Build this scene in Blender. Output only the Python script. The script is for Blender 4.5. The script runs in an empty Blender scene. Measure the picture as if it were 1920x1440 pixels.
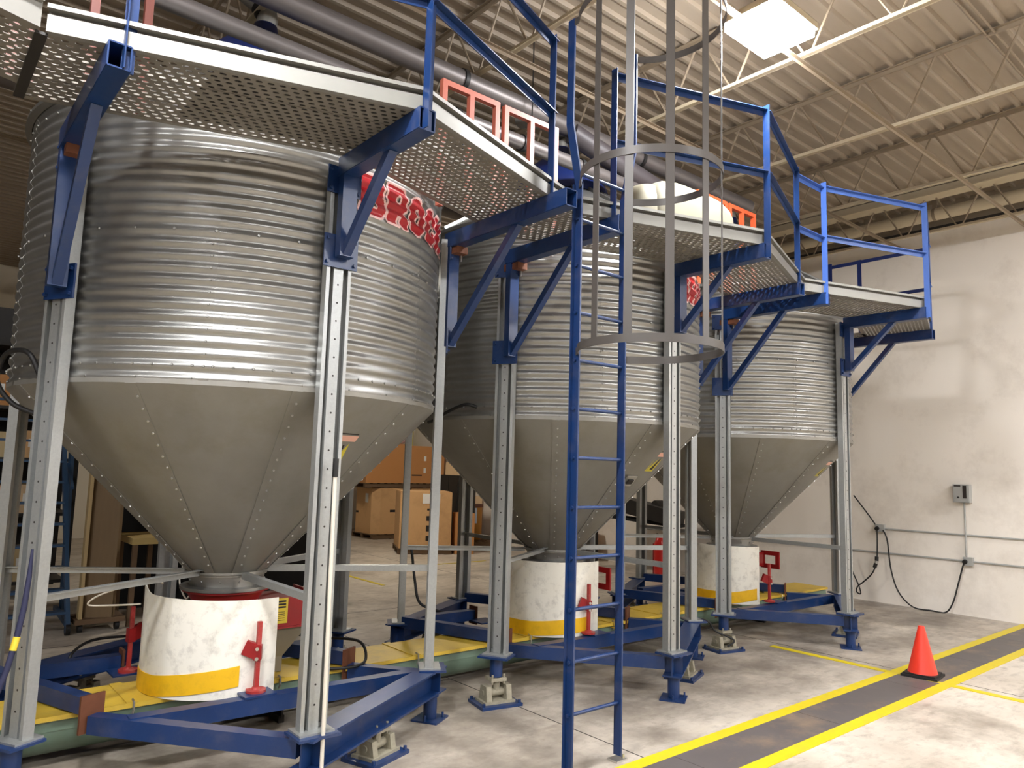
import bpy, math, random
import numpy as np
from mathutils import Vector as V, Matrix
random.seed(4)
SC = bpy.context.scene
COL = SC.collection
PI = math.pi
def R(d): return math.radians(d)

# ------------------------------------------------------------------ materials
def srgb(r, g, b):
    f = lambda c: (c/255/12.92) if c/255 <= .04045 else ((c/255+.055)/1.055)**2.4
    return (f(r), f(g), f(b), 1)
MATS = {}
def mat(name, rgb, rough=.5, metal=0., noise=0., scale=8., dark=.6, bump=0., stretch=(1, 1, 1), spec=.5, dirt=None, dscale=1.5, damt=.5, detail=6.):
    """painted / metal / board surface: base colour with a noise-driven wear tint, optional dirt colour and bump"""
    if name in MATS: return MATS[name]
    m = bpy.data.materials.new(name); m.use_nodes = True
    nt = m.node_tree; N = nt.nodes; L = nt.links
    b = N['Principled BSDF']
    c = srgb(*rgb)
    b.inputs['Roughness'].default_value = rough; b.inputs['Metallic'].default_value = metal
    b.inputs['Specular IOR Level'].default_value = spec
    b.inputs['Base Color'].default_value = c
    if noise or dirt or bump:
        tc = N.new('ShaderNodeTexCoord'); mp = N.new('ShaderNodeMapping'); mp.inputs['Scale'].default_value = stretch
        L.new(tc.outputs['Object'], mp.inputs['Vector'])
        nz = N.new('ShaderNodeTexNoise'); nz.inputs['Scale'].default_value = scale; nz.inputs['Detail'].default_value = detail
        nz.inputs['Roughness'].default_value = .65
        L.new(mp.outputs[0], nz.inputs['Vector'])
        rp = N.new('ShaderNodeValToRGB'); rp.color_ramp.elements[0].position = .3; rp.color_ramp.elements[1].position = .72
        k = 1-noise*(1-dark) if noise else 1
        rp.color_ramp.elements[0].color = (c[0]*k, c[1]*k, c[2]*k, 1); rp.color_ramp.elements[1].color = c
        L.new(nz.outputs['Fac'], rp.inputs['Fac']); out = rp.outputs['Color']
        if dirt:
            n2 = N.new('ShaderNodeTexNoise'); n2.inputs['Scale'].default_value = dscale; n2.inputs['Detail'].default_value = 8
            n2.inputs['Roughness'].default_value = .7
            L.new(mp.outputs[0], n2.inputs['Vector'])
            r2 = N.new('ShaderNodeValToRGB'); r2.color_ramp.elements[0].position = .5; r2.color_ramp.elements[1].position = .72
            r2.color_ramp.elements[0].color = (0, 0, 0, 1); r2.color_ramp.elements[1].color = (damt, damt, damt, 1)
            L.new(n2.outputs['Fac'], r2.inputs['Fac'])
            mx = N.new('ShaderNodeMix'); mx.data_type = 'RGBA'
            L.new(r2.outputs['Color'], mx.inputs['Factor']); L.new(out, mx.inputs['A']); mx.inputs['B'].default_value = srgb(*dirt)
            out = mx.outputs['Result']
        L.new(out, b.inputs['Base Color'])
        if bump:
            bp = N.new('ShaderNodeBump'); bp.inputs['Strength'].default_value = bump; bp.inputs['Distance'].default_value = .01
            L.new(nz.outputs['Fac'], bp.inputs['Height']); L.new(bp.outputs[0], b.inputs['Normal'])
    MATS[name] = m
    return m
def emit(name, rgb, s):
    m = bpy.data.materials.new(name); m.use_nodes = True; nt = m.node_tree
    b = nt.nodes['Principled BSDF']
    b.inputs['Base Color'].default_value = srgb(*rgb); b.inputs['Emission Color'].default_value = srgb(*rgb); b.inputs['Emission Strength'].default_value = s
    return m

GALV = mat('galvanised_sheet', (156, 155, 151), .40, .86, .5, 14, .78, .05)
CONE = mat('dusty_galvanised_sheet', (146, 143, 136), .5, .5, .6, 3.2, .75, .04, dirt=(122, 116, 100), dscale=2.0, damt=.5)
LEGM = mat('spangled_galvanised_steel', (171, 173, 171), .42, .6, .7, 60, .8, .02)
ALU = mat('pale_galvanised_channel', (139, 137, 131), .5, .4, .5, 9, .85)
DECKM = mat('perforated_galvanised_sheet', (128, 122, 113), .5, .25, .4, 20, .8)
BLUE = mat('blue_paint', (20, 49, 96), .34, 0, .35, 7, .75, spec=.5, dirt=(120, 112, 108), dscale=6, damt=.18)
BLUEL = mat('blue_rail_paint', (65, 100, 173), .36, 0, .3, 7, .8)
BLUED = mat('dark_blue_paint', (22, 38, 92), .4, 0, .3, 7, .8)
GREYP = mat('grey_brown_paint', (83, 78, 74), .45, .1, .3, 9, .8)
SALM = mat('faded_red_oxide_paint', (176, 96, 76), .5, 0, .4, 10, .8)
ORNG = mat('orange_red_oxide_paint', (200, 84, 44), .5, 0, .3, 10, .85)
RUST = mat('rusty_brown_steel', (112, 66, 42), .65, .1, .6, 18, .7)
MAROON = mat('dark_red_oxide_paint', (108, 52, 40), .5, 0, .4, 10, .8)
RED = mat('red_paint', (150, 24, 26), .42, 0, .35, 9, .75)
REDP = mat('worn_red_paint', (168, 48, 44), .48, 0, .5, 16, .75, dirt=(196, 130, 120), dscale=12, damt=.5)
YEL = mat('worn_yellow_plate', (210, 176, 61), .5, 0, .4, 5, .8, dirt=(150, 128, 74), dscale=4, damt=.55)
YELS = mat('yellow_plastic_strip', (236, 184, 28), .4, 0, .2, 6, .85, dirt=(150, 110, 30), dscale=9, damt=.3)
WHITEP = mat('scuffed_white_plastic', (238, 234, 222), .42, 0, .25, 5, .9, dirt=(168, 162, 150), dscale=13, damt=.55)
GREEN = mat('sage_green_paint', (103, 124, 107), .34, 0, .4, 4, .85, dirt=(70, 72, 60), dscale=3, damt=.5)
DARK = mat('black_rubber', (22, 21, 21), .55)
DKST = mat('dark_steel', (46, 42, 38), .55, .2, .4, 6, .7)
BLK = mat('near_black_steel', (12, 11, 11), .8)  # near-black finish of the machine cabinets and the chute rail
CAST = mat('dusty_cast_steel', (163, 156, 136), .7, .1, .7, 22, .55, .3)
CHROME = mat('bright_bolt_steel', (205, 203, 198), .3, .9)
REDL = mat('red_lettering_paint', (178, 22, 34), .4, 0, .3, 12, .75)
WHL = mat('white_lettering_edge', (238, 200, 196), .45)
CARD = mat('brown_cardboard', (216, 172, 120), .75, 0, .3, 4, .85, dirt=(150, 108, 64), dscale=2, damt=.4)
CARD2 = mat('dark_brown_cardboard', (196, 138, 82), .75, 0, .3, 4, .85)
CARDP = mat('pale_cardboard', (216, 186, 146), .75, 0, .3, 4, .85)
WOOD = mat('grey_brown_plywood', (130, 106, 74), .6, 0, .5, 5, .75, stretch=(6, 6, .5))
WOODP = mat('pale_timber', (196, 172, 126), .6, 0, .4, 5, .8, stretch=(4, 4, .6))
PALW = mat('weathered_pallet_wood', (112, 88, 64), .8, 0, .5, 8, .7)
PAPER = mat('white_paper', (238, 236, 230), .6)
INK = mat('black_ink', (40, 32, 28), .7)
LBL = mat('yellow_label', (214, 186, 50), .5)
DUCT = mat('grey_spiral_duct', (112, 106, 104), .45, .5, .3, 6, .85)
CREAM = mat('cream_steel_paint', (202, 188, 160), .5, 0, .35, 5, .85)
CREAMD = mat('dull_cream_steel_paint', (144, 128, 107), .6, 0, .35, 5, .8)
TANK = mat('cream_woven_plastic', (143, 137, 117), .5, 0, .2, 3, .92)
CONER = mat('orange_red_cone_plastic', (226, 56, 36), .4, 0, .15, 4, .9)
GREYB = mat('grey_enclosure', (168, 168, 164), .45, .1)
TAPE = mat('yellow_floor_paint', (212, 189, 13), .5, 0, .35, 9, .85, dirt=(196, 178, 80), dscale=7, damt=.45)
PVC = mat('off_white_pvc', (214, 206, 192), .5)
BLUEC = mat('blue_rolling_ladder_paint', (54, 84, 118), .45, .1, .4, 8, .75)
LITB = emit('lit_led_diffuser_dim', (255, 246, 232), 78)
LIT = emit('lit_led_diffuser', (246, 247, 250), 112)
DRUMM = mat('amber_fibre_drum', (176, 120, 40), .5, 0, .4, 3, .75)

def floor_mat():
    m = bpy.data.materials.new('worn_concrete'); m.use_nodes = True; nt = m.node_tree; N = nt.nodes; L = nt.links
    b = N['Principled BSDF']; b.inputs['Roughness'].default_value = .5
    tc = N.new('ShaderNodeTexCoord')
    def nz(sc, det, lo, hi, st=(1, 1, 1), rough=.65):
        mp = N.new('ShaderNodeMapping'); mp.inputs['Scale'].default_value = st; L.new(tc.outputs['Object'], mp.inputs['Vector'])
        n = N.new('ShaderNodeTexNoise'); n.inputs['Scale'].default_value = sc; n.inputs['Detail'].default_value = det; n.inputs['Roughness'].default_value = rough
        L.new(mp.outputs[0], n.inputs['Vector'])
        r = N.new('ShaderNodeMapRange'); r.inputs['From Min'].default_value = lo; r.inputs['From Max'].default_value = hi; L.new(n.outputs['Fac'], r.inputs['Value'])
        return r.outputs[0]
    def mix(f, a, bcol, k=1.):
        mx = N.new('ShaderNodeMix'); mx.data_type = 'RGBA'
        if k != 1.:
            mu = N.new('ShaderNodeMath'); mu.operation = 'MULTIPLY'; L.new(f, mu.inputs[0]); mu.inputs[1].default_value = k; f = mu.outputs[0]
        L.new(f, mx.inputs['Factor'])
        if hasattr(a, 'is_linked'): L.new(a, mx.inputs['A'])
        else: mx.inputs['A'].default_value = a
        mx.inputs['B'].default_value = bcol
        return mx.outputs['Result']
    c = mix(nz(1.1, 8, .35, .65), srgb(210, 200, 185), srgb(178, 166, 150))
    c = mix(nz(.55, 6, .52, .74), c, srgb(118, 108, 98), .9)
    c = mix(nz(3.0, 9, .56, .72, (.5, 1.6, 1)), c, srgb(124, 112, 98), .6)
    c = mix(nz(7, 9, .5, .7, (.8, 1.5, 1)), c, srgb(134, 122, 108), .55)
    c = mix(nz(16, 4, .6, .75), c, srgb(140, 128, 114), .5)
    # grime along the conveyor line, with catwalk and frame shade painted in
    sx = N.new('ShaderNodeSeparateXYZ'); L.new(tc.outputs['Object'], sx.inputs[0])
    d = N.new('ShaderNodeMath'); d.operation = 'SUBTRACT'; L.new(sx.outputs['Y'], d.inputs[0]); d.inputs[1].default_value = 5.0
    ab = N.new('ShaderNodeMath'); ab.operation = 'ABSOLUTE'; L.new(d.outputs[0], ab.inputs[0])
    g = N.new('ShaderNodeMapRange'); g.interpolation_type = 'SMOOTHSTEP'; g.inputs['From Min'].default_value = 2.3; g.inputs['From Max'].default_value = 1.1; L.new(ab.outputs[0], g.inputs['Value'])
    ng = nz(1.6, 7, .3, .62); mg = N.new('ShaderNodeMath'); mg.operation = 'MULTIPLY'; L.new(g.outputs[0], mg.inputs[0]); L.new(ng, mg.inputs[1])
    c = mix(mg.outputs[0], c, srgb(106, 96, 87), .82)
    L.new(c, b.inputs['Base Color'])
    rr = nz(2, 5, .3, .7); mr = N.new('ShaderNodeMapRange'); L.new(rr, mr.inputs['Value']); mr.inputs['To Min'].default_value = .34; mr.inputs['To Max'].default_value = .62
    L.new(mr.outputs[0], b.inputs['Roughness'])
    return m
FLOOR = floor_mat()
PLATE = mat('dark_floor_plate', (96, 89, 87), .5, 0, .6, 3, .7, dirt=(150, 126, 100), dscale=2.2, damt=.6)
WALL = mat('scuffed_cream_wall', (240, 232, 221), .6, 0, .25, .8, .92, dirt=(186, 174, 158), dscale=1.3, damt=.4, bump=.05)
WALLG = mat('grey_block_wall', (158, 146, 128), .7, 0, .3, 2, .85)
WALLD = mat('dim_warehouse_wall', (84, 75, 66), .7, 0, .3, 1, .85)
WALLW = mat('white_far_wall', (232, 224, 206), .65, 0, .2, 1, .92)
CEIL = mat('cream_roof_deck', (160, 146, 128), .55, 0, .35, 1.4, .82, dirt=(134, 116, 96), dscale=1.2, damt=.4, stretch=(.4, 1.5, 1))

# ------------------------------------------------------------------ mesh builder
class MB:
    def __init__(s): s.v = []; s.f = []; s.m = []; s.mi = 0
    def add(s, vs, fs):
        o = len(s.v); s.v += [tuple(q) for q in vs]; s.f += [tuple(o+i for i in f) for f in fs]; s.m += [s.mi]*len(fs); return s
    def box(s, c, d, yaw=0., M=None):
        c = V(c); h = V(d)/2; M = M or Matrix.Rotation(R(yaw), 3, 'Z')
        vs = [c+M@V((x*h.x, y*h.y, z*h.z)) for z in (-1, 1) for y in (-1, 1) for x in (-1, 1)]
        return s.add(vs, [(0, 2, 3, 1), (4, 5, 7, 6), (0, 1, 5, 4), (1, 3, 7, 5), (3, 2, 6, 7), (2, 0, 4, 6)])
    def bb(s, x0, x1, y0, y1, z0, z1): return s.box(((x0+x1)/2, (y0+y1)/2, (z0+z1)/2), (abs(x1-x0), abs(y1-y0), abs(z1-z0)))
    def prism(s, prof, p0, p1, up=(0, 0, 1), cap=True):
        """closed profile [(side, up)] swept from p0 to p1"""
        p0 = V(p0); p1 = V(p1); d = (p1-p0).normalized(); u = V(up); sd = d.cross(u)
        if sd.length < 1e-5: sd = d.cross(V((1, 0, 0)))
        sd.normalize(); u = sd.cross(d)
        n = len(prof); vs = [p+sd*a+u*b for p in (p0, p1) for a, b in prof]
        fs = [(i, (i+1) % n, n+(i+1) % n, n+i) for i in range(n)]
        if cap: fs += [tuple(range(n))[::-1], tuple(range(n, 2*n))]
        return s.add(vs, fs)
    def bar(s, p0, p1, w, h, up=(0, 0, 1)): return s.prism([(-w/2, -h/2), (w/2, -h/2), (w/2, h/2), (-w/2, h/2)], p0, p1, up)
    def angle(s, p0, p1, a=.05, t=.006, up=(0, 0, 1), fx=1, fy=1):
        P = [(0, 0), (a, 0), (a, t), (t, t), (t, a), (0, a)]
        return s.prism([(fx*x, fy*y) for x, y in P], p0, p1, up)
    def cyl(s, p0, p1, r0, r1=None, n=16, cap=True):
        r1 = r0 if r1 is None else r1; p0 = V(p0); p1 = V(p1); d = (p1-p0).normalized()
        a = V((0, 0, 1)) if abs(d.z) < .9 else V((1, 0, 0)); x = d.cross(a).normalized(); y = d.cross(x)
        vs = [p+(x*math.cos(2*PI*i/n)+y*math.sin(2*PI*i/n))*r for p, r in ((p0, r0), (p1, r1)) for i in range(n)]
        fs = [(i, (i+1) % n, n+(i+1) % n, n+i) for i in range(n)]
        if cap: fs += [tuple(range(n))[::-1], tuple(range(n, 2*n))]
        return s.add(vs, fs)
    def tube(s, pts, r, n=8):
        pts = [V(p) for p in pts]; m = len(pts); vs = []; prev = None
        for i, p in enumerate(pts):
            d = (pts[min(i+1, m-1)]-pts[max(i-1, 0)]).normalized()
            a = prev if prev is not None else (V((0, 0, 1)) if abs(d.z) < .9 else V((1, 0, 0)))
            x = (a-d*a.dot(d)).normalized(); prev = x; y = d.cross(x)
            rr = r[i] if isinstance(r, (list, tuple)) else r
            vs += [p+(x*math.cos(2*PI*k/n)+y*math.sin(2*PI*k/n))*rr for k in range(n)]
        fs = [(i*n+k, i*n+(k+1) % n, (i+1)*n+(k+1) % n, (i+1)*n+k) for i in range(m-1) for k in range(n)]
        fs += [tuple(range(n))[::-1], tuple(range((m-1)*n, m*n))]
        return s.add(vs, fs)
    def lathe(s, prof, c, n=32, a0=0., a1=360., closed=True):
        c = V(c); full = abs(a1-a0) >= 359.9; m = n if full else n+1
        vs = [c+V((r*math.cos(R(a0+(a1-a0)*i/n)), r*math.sin(R(a0+(a1-a0)*i/n)), z)) for i in range(m) for r, z in prof]
        k = len(prof); fs = []
        for i in range(n):
            j = (i+1) % m
            for q in range(k-1): fs.append((i*k+q, j*k+q, j*k+q+1, i*k+q+1))
        return s.add(vs, fs)
    def band(s, cx, cy, r, a0, a1, zf0, zf1, t=.006, n=40):
        """upright curved sheet of thickness t; zf0 / zf1 give lower / upper edge height per angle"""
        vs = []; fs = []
        for i in range(n+1):
            a = a0+(a1-a0)*i/n; c, sn = math.cos(R(a)), math.sin(R(a))
            for rr in (r, r+t):
                for z in (zf0(a), zf1(a)): vs.append((cx+rr*c, cy+rr*sn, z))
        for i in range(n):
            o = 4*i; q = o+4
            fs += [(o+2, q+2, q+3, o+3), (o, o+1, q+1, q), (o+1, o+3, q+3, q+1), (o, q, q+2, o+2)]
        fs += [(0, 2, 3, 1), (4*n, 4*n+1, 4*n+3, 4*n+2)]
        return s.add(vs, fs)
    def build(s, name, mats, parent=None, smooth=None, recalc=True):
        me = bpy.data.meshes.new(name)
        off = V((0, 0, 0)); p = parent
        while p is not None: off += V(p.location); p = p.parent
        me.from_pydata([(x-off.x, y-off.y, z-off.z) for x, y, z in s.v], [], s.f)
        if not isinstance(mats, (list, tuple)): mats = [mats]
        for q in mats: me.materials.append(q)
        if len(mats) > 1: me.polygons.foreach_set('material_index', s.m)
        if smooth is not None:
            me.polygons.foreach_set('use_smooth', [True]*len(me.polygons)); me.set_sharp_from_angle(angle=R(smooth))
        me.update()
        o = bpy.data.objects.new(name, me); COL.objects.link(o)
        if parent is not None: o.parent = parent
        return o
def tag(o, label, cat, group=None, kind=None):
    o['label'] = label; o['category'] = cat
    if group: o['group'] = group
    if kind: o['kind'] = kind
    return o
def thing(name, label, cat, loc=(0, 0, 0), group=None):
    o = bpy.data.objects.new(name, None); o.empty_display_size = .1; COL.objects.link(o); o.location = loc
    return tag(o, label, cat, group)
def solo(mb, name, mats, label, cat, loc=None, group=None, smooth=None):
    """a thing that is one mesh, its origin moved to loc"""
    if loc is not None: mb.v = [(x-loc[0], y-loc[1], z-loc[2]) for x, y, z in mb.v]
    o = mb.build(name, mats, None, smooth)
    if loc is not None: o.location = loc
    return tag(o, label, cat, group)
def struct(mb, name, mats, smooth=None, label=None):
    o = mb.build(name, mats, None, smooth); o['kind'] = 'structure'
    if label: o['label'] = label
    return o
def part(mb, name, mats, parent, smooth=None, label=None):
    o = mb.build(name, mats, parent, smooth)
    if label: o['label'] = label
    return o
def dup(root, loc, label=None):
    r = root.copy(); COL.objects.link(r); r.location = loc
    if label: r['label'] = label
    for ch in list(root.children):
        c = ch.copy(); COL.objects.link(c); c.parent = r
        for g in list(ch.children):
            d = g.copy(); COL.objects.link(d); d.parent = c
    return r

# ------------------------------------------------------------------ camera (26 mm class phone lens, 1.8 m above the floor)
cam = bpy.data.cameras.new('camera'); co = bpy.data.objects.new('camera', cam); COL.objects.link(co); SC.camera = co
cam.sensor_width = 36; cam.lens = 1379.926/1920*36; cam.clip_end = 200; cam.clip_start = .05
pitch, roll, yaw = R(6.5021), R(1.6258), R(50.0149)
F = V((math.cos(yaw)*math.cos(pitch), math.sin(yaw)*math.cos(pitch), math.sin(pitch)))
Rt = V((math.sin(yaw), -math.cos(yaw), 0)); U = Rt.cross(F)
R2 = Rt*math.cos(roll)+U*math.sin(roll); U2 = U*math.cos(roll)-Rt*math.sin(roll)
co.matrix_world = Matrix(((R2.x, U2.x, -F.x, 0), (R2.y, U2.y, -F.y, 0), (R2.z, U2.z, -F.z, 1.7958), (0, 0, 0, 1)))

# ------------------------------------------------------------------ layout constants (metres)
SY = 5.261; SX = [1.879, 4.979, 7.995]; RS = 1.372; RL = 1.39
ZR, ZE = 2.187, 3.86                     # lower rim and eave of the bins
LEGR = 1.4436
XW = 11.25; YB = 18.6; XL = -9.; YF = -8.; ZD = 5.75; ZB = 5.146
def leg_xy(cx, k): a = R(30+60*k); return cx+LEGR*math.cos(a), SY+LEGR*math.sin(a)

# ------------------------------------------------------------------ room shell
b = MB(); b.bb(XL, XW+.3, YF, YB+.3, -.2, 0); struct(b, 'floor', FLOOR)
b = MB(); b.bb(XW, XW+.25, YF, YB, 0, 5.42)
wall = struct(b, 'wall_right', WALL)
b = MB(); b.bb(XW+.03, XW+.25, YF, YB, 5.42, ZD+.06)
for i in range(30): b.bb(XW+.026, XW+.031, YF+i*.9, YF+i*.9+.012, 5.43, 5.75)
struct(b, 'trim_1', WALLG, label='grey upper block course above the cream wall')
b = MB(); b.bb(XW-.012, XW, YF, YB, 5.38, 5.43); struct(b, 'trim_2', DKST)
b = MB(); b.bb(XL, XW+.25, YB, YB+.25, 0, ZD+.05); struct(b, 'wall_back', WALLW)
b = MB(); b.bb(XL-.25, XL, YF, YB+.25, 0, ZD+.05); struct(b, 'wall_left', WALLD)
b = MB(); b.bb(XL, XW+.25, YF-.25, YF, 0, ZD+.05); struct(b, 'wall_front', WALLD)
# ribbed roof deck, ribs run along x
b = MB(); prof = []; y = YF-.1; pt = .185
while y < YB+.3:
    prof += [(y, ZD), (y+.036, ZD), (y+.05, ZD+.034), (y+.171, ZD+.034)]; y += pt
n = len(prof); vs = [(x, yy, z) for x in (XL-.1, XW+.3) for yy, z in prof]+[(x, yy, z+.03) for x in (XL-.1, XW+.3) for yy, z in prof]
fs = []
for i in range(n-1): fs += [(i, i+1, n+i+1, n+i), (2*n+i, 3*n+i, 3*n+i+1, 2*n+i+1)]
b.add(vs, fs); struct(b, 'ceiling', CEIL)
# floor joints
b = MB()
for x in (-2.2, 3.83, 7.5): b.bb(x-.004, x+.004, YF, YB, 0, .0012)
for y in (-1.2, 8.2): b.bb(XL, XW, y-.004, y+.004, 0, .0012)
struct(b, 'trim_3', DKST, label='dark joint lines in the concrete floor')
# floor marking and cover plates
b = MB()
for i in range(9): b.bb(-2+i*1.5, -.006-2+(i+1)*1.5, 2.705, 3.062, 0, .004)
struct(b, 'trim_4', PLATE, label='dark floor plate strip between two yellow lines')
b = MB(); b.bb(-2, XW-.02, 3.062, 3.16, 0, .005); b.bb(-2, XW-.02, 2.605, 2.705, 0, .005)
b.bb(7.3, 7.38, 3.16, 4.35, 0, .005); b.bb(7.3, 7.38, -4, 2.605, 0, .005); b.bb(7.32, 7.37, 2.705, 3.062, .004, .0055)
b.bb(5.8, 5.86, 9.8, 16, 0, .004); b.bb(5.8, 9, 11.35, 11.41, 0, .004)
struct(b, 'trim_5', TAPE, label='yellow painted lines on the concrete floor')

# open web joists across the roof
JX = [3.57+1.757*k for k in range(-7, 5)]
def joist(x):
    t = thing('roof_joist', '', 'roof joist', (x, 0, ZB), 'open web steel joists under the roof deck')
    b = MB()
    for s in (-1, 1): b.angle((x+s*.008, YF, ZD-.001), (x+s*.008, YB, ZD-.001), .045, .006, fx=-s, fy=-1)
    part(b, 'top_chord', CREAMD, t)
    b = MB()
    for s in (-1, 1): b.angle((x+s*.012, YF, ZB), (x+s*.012, YB, ZB), .038, .006, fx=-s, fy=1)
    part(b, 'bottom_chord', CREAM, t)
    b = MB(); y = YF+.1
    while y < YB-.3:
        b.cyl((x, y, ZD-.02), (x, y+.3, ZB+.02), .011, n=6); b.cyl((x, y+.36, ZB+.02), (x, y+.66, ZD-.02), .011, n=6); y += .69
    part(b, 'web', CREAMD, t)
    return t
ORD = ['twelfth', 'eleventh', 'tenth', 'ninth', 'eighth', 'seventh', 'sixth', 'fifth', 'fourth', 'third', 'second', 'nearest']
j0 = joist(JX[0])
for i, x in enumerate(JX):
    lab = ('cream open-web roof joist nearest the cream end wall' if i == 11 else 'cream open-web roof joist, %s one counted from the cream end wall' % ORD[i])
    if i == 0: j0['label'] = lab
    else: dup(j0, (x, 0, ZB), lab)
for i, (y, lab) in enumerate([(2.87, 'cream bridging angle under the joists just behind the lit panel'), (4.4, 'cream bridging angle under the joists, over the fronts of the bins'), (9.2, 'cream bridging angle under the joists, behind the bins')]):
    b = MB(); b.angle((JX[0], y, ZB), (XW, y, ZB), .035, .005, fy=-1)
    solo(b, 'bridging_angle', CREAMD, lab, 'bridging')
t = thing('cream_main_pipe', 'thick cream pipe running along the top of the cream end wall', 'pipe', (10.9, 0, 5.45))
b = MB(); b.cyl((10.98, YF+.1, 5.52), (10.98, YB-.1, 5.52), .085, n=20); part(b, 'pipe', CREAM, t, 40)
for y in (-1.5, 1.9, 3.9, 5.9, 8.5, 11):
    b = MB(); b.bb(10.965, 10.995, y-.03, y+.03, 5.6, 5.76); b.lathe([(.088, -.02), (.092, -.02), (.092, .02), (.088, .02)], (0, 0, 0), 20)
    b.v = b.v[:8]+[(10.98+p[0], y+p[2], 5.52+p[1]) for p in b.v[8:]]
    part(b, 'hanger_strap', CREAMD, t)
b = MB(); b.bb(10.5, 10.58, YF, YB, 5.63, 5.75); b.bb(10.42, 10.66, YF, YB, 5.62, 5.635)
struct(b, 'trim_6', CREAM, label='cream roof edge beam')

# lit LED panels (only one is in the picture, the others light the same bay from outside it)
def lamp(x, y, lab):
    t = thing('ceiling_light', lab, 'ceiling light', (x, y, 5.14), 'square ceiling light panels')
    b = MB(); b.bb(x-.29, x+.29, y-.23, y+.23, 5.15, 5.2); part(b, 'frame', CREAM, t)
    b = MB(); b.bb(x-.27, x+.27, y-.21, y+.21, 5.09, 5.15); part(b, 'diffuser', LIT, t)
    for s in (-1, 1):
        b = MB(); b.cyl((x+s*.2, y, 5.2), (x+s*.2, y, ZD), .004, n=6); part(b, 'hanger_wire', DKST, t)
    return t
l0 = lamp(4.77, 2.785, 'lit square white light panel under the roof deck near the caged ladder')
for x, y, lab in [(.1, 2.1, 'lit light panel above the camera position, left of the caged ladder'), (9.3, -1.9, 'lit light panel near the cream end wall'), (4.75, -2.4, 'lit light panel on the open floor side, in front of the caged ladder'),
                  (.1, -2.6, 'lit light panel behind the camera position'), (-3.7, 1.6, 'lit light panel left of the bins, front row'), (-4.6, -2.6, 'lit light panel far to the left, open floor side'),
                  (9.3, -5.2, 'lit light panel near the cream end wall, far side of the open floor'), (4.75, -5.6, 'lit light panel at the far side of the open floor'), (6.6, 11.4, 'lit light panel over the aisle in front of the pallet boxes')]:
    d = dup(l0, (x, y, 5.14), lab)
    if y > 8:                                              # unseen panel over the rear aisle, dimmed to keep its floor darker
        for c in d.children:
            if c.name.startswith('diffuser'): c.data = c.data.copy(); c.data.materials[0] = LITB

# ------------------------------------------------------------------ grain bins
def thick(poly, t):
    """open polyline -> closed profile of sheet thickness t"""
    n = len(poly); L = []; Rr = []
    for i in range(n):
        p = V(poly[i]).to_3d(); d = (V(poly[min(i+1, n-1)])-V(poly[max(i-1, 0)])).to_3d().normalized(); nn = V((-d.y, d.x, 0))
        k = 1.
        if 0 < i < n-1:
            e = (V(poly[i])-V(poly[i-1])).to_3d().normalized(); ne = V((-e.y, e.x, 0)); k = 1/max(.5, nn.dot(ne))
        L.append((p.x+nn.x*t/2*k, p.y+nn.y*t/2*k)); Rr.append((p.x-nn.x*t/2*k, p.y-nn.y*t/2*k))
    return L+Rr[::-1]
LEGP = [(-.056, .058), (-.074, .058), (-.074, 0), (-.036, 0), (-.028, .05), (.028, .05), (.036, 0), (.074, 0), (.074, .058), (.056, .058)]
PITCH = .0672
def shell(b, cx, z0, z1, flat=0.):
    """corrugated sheet ring with lapped vertical seams"""
    nz = int((z1-z0)/PITCH*8)
    prof = [(.0075*math.cos(2*PI*(z0+(z1-z0)*i/nz-ZR)/PITCH+PI), z0+(z1-z0)*i/nz) for i in range(nz+1)]
    def sheet(angs, off, loop):
        m = len(angs); k = len(prof); vs = []
        for a in angs:
            c, s = math.cos(R(a)), math.sin(R(a))
            for dr, z in prof: vs.append((cx+(RS+dr+off)*c, SY+(RS+dr+off)*s, z))
        b.add(vs, [(i*k+q, ((i+1) % m)*k+q, ((i+1) % m)*k+q+1, i*k+q+1) for i in range(m if loop else m-1) for q in range(k-1)])
        return vs, k
    sheet([2.5*i for i in range(144)], 0, True)
    for k6 in range(6):                                     # lapped vertical seams
        a0 = 241.4+60*k6; vs, k = sheet([a0, a0+.8, a0+1.6, a0+2.2], .0014, False)
        for col, d in ((0, 1), (3, -1)):                     # free edges of the lap
            e = vs[col*k:(col+1)*k]; i2 = [(cx+(x-cx)*.998, SY+(y-SY)*.998, z) for x, y, z in e]
            b.add(e+i2, [(q, q+1, k+q+1, k+q) for q in range(k-1)])
def bolts(b, cx, r, z, n, s=.009, a0=0., a1=360.):
    for i in range(n):
        a = R(a0+(a1-a0)*i/n); c = V((math.cos(a), math.sin(a), 0)); p = V((cx, SY, z))+c*r
        b.cyl(p, p+c*.008, s, s*.7, n=6)
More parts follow.
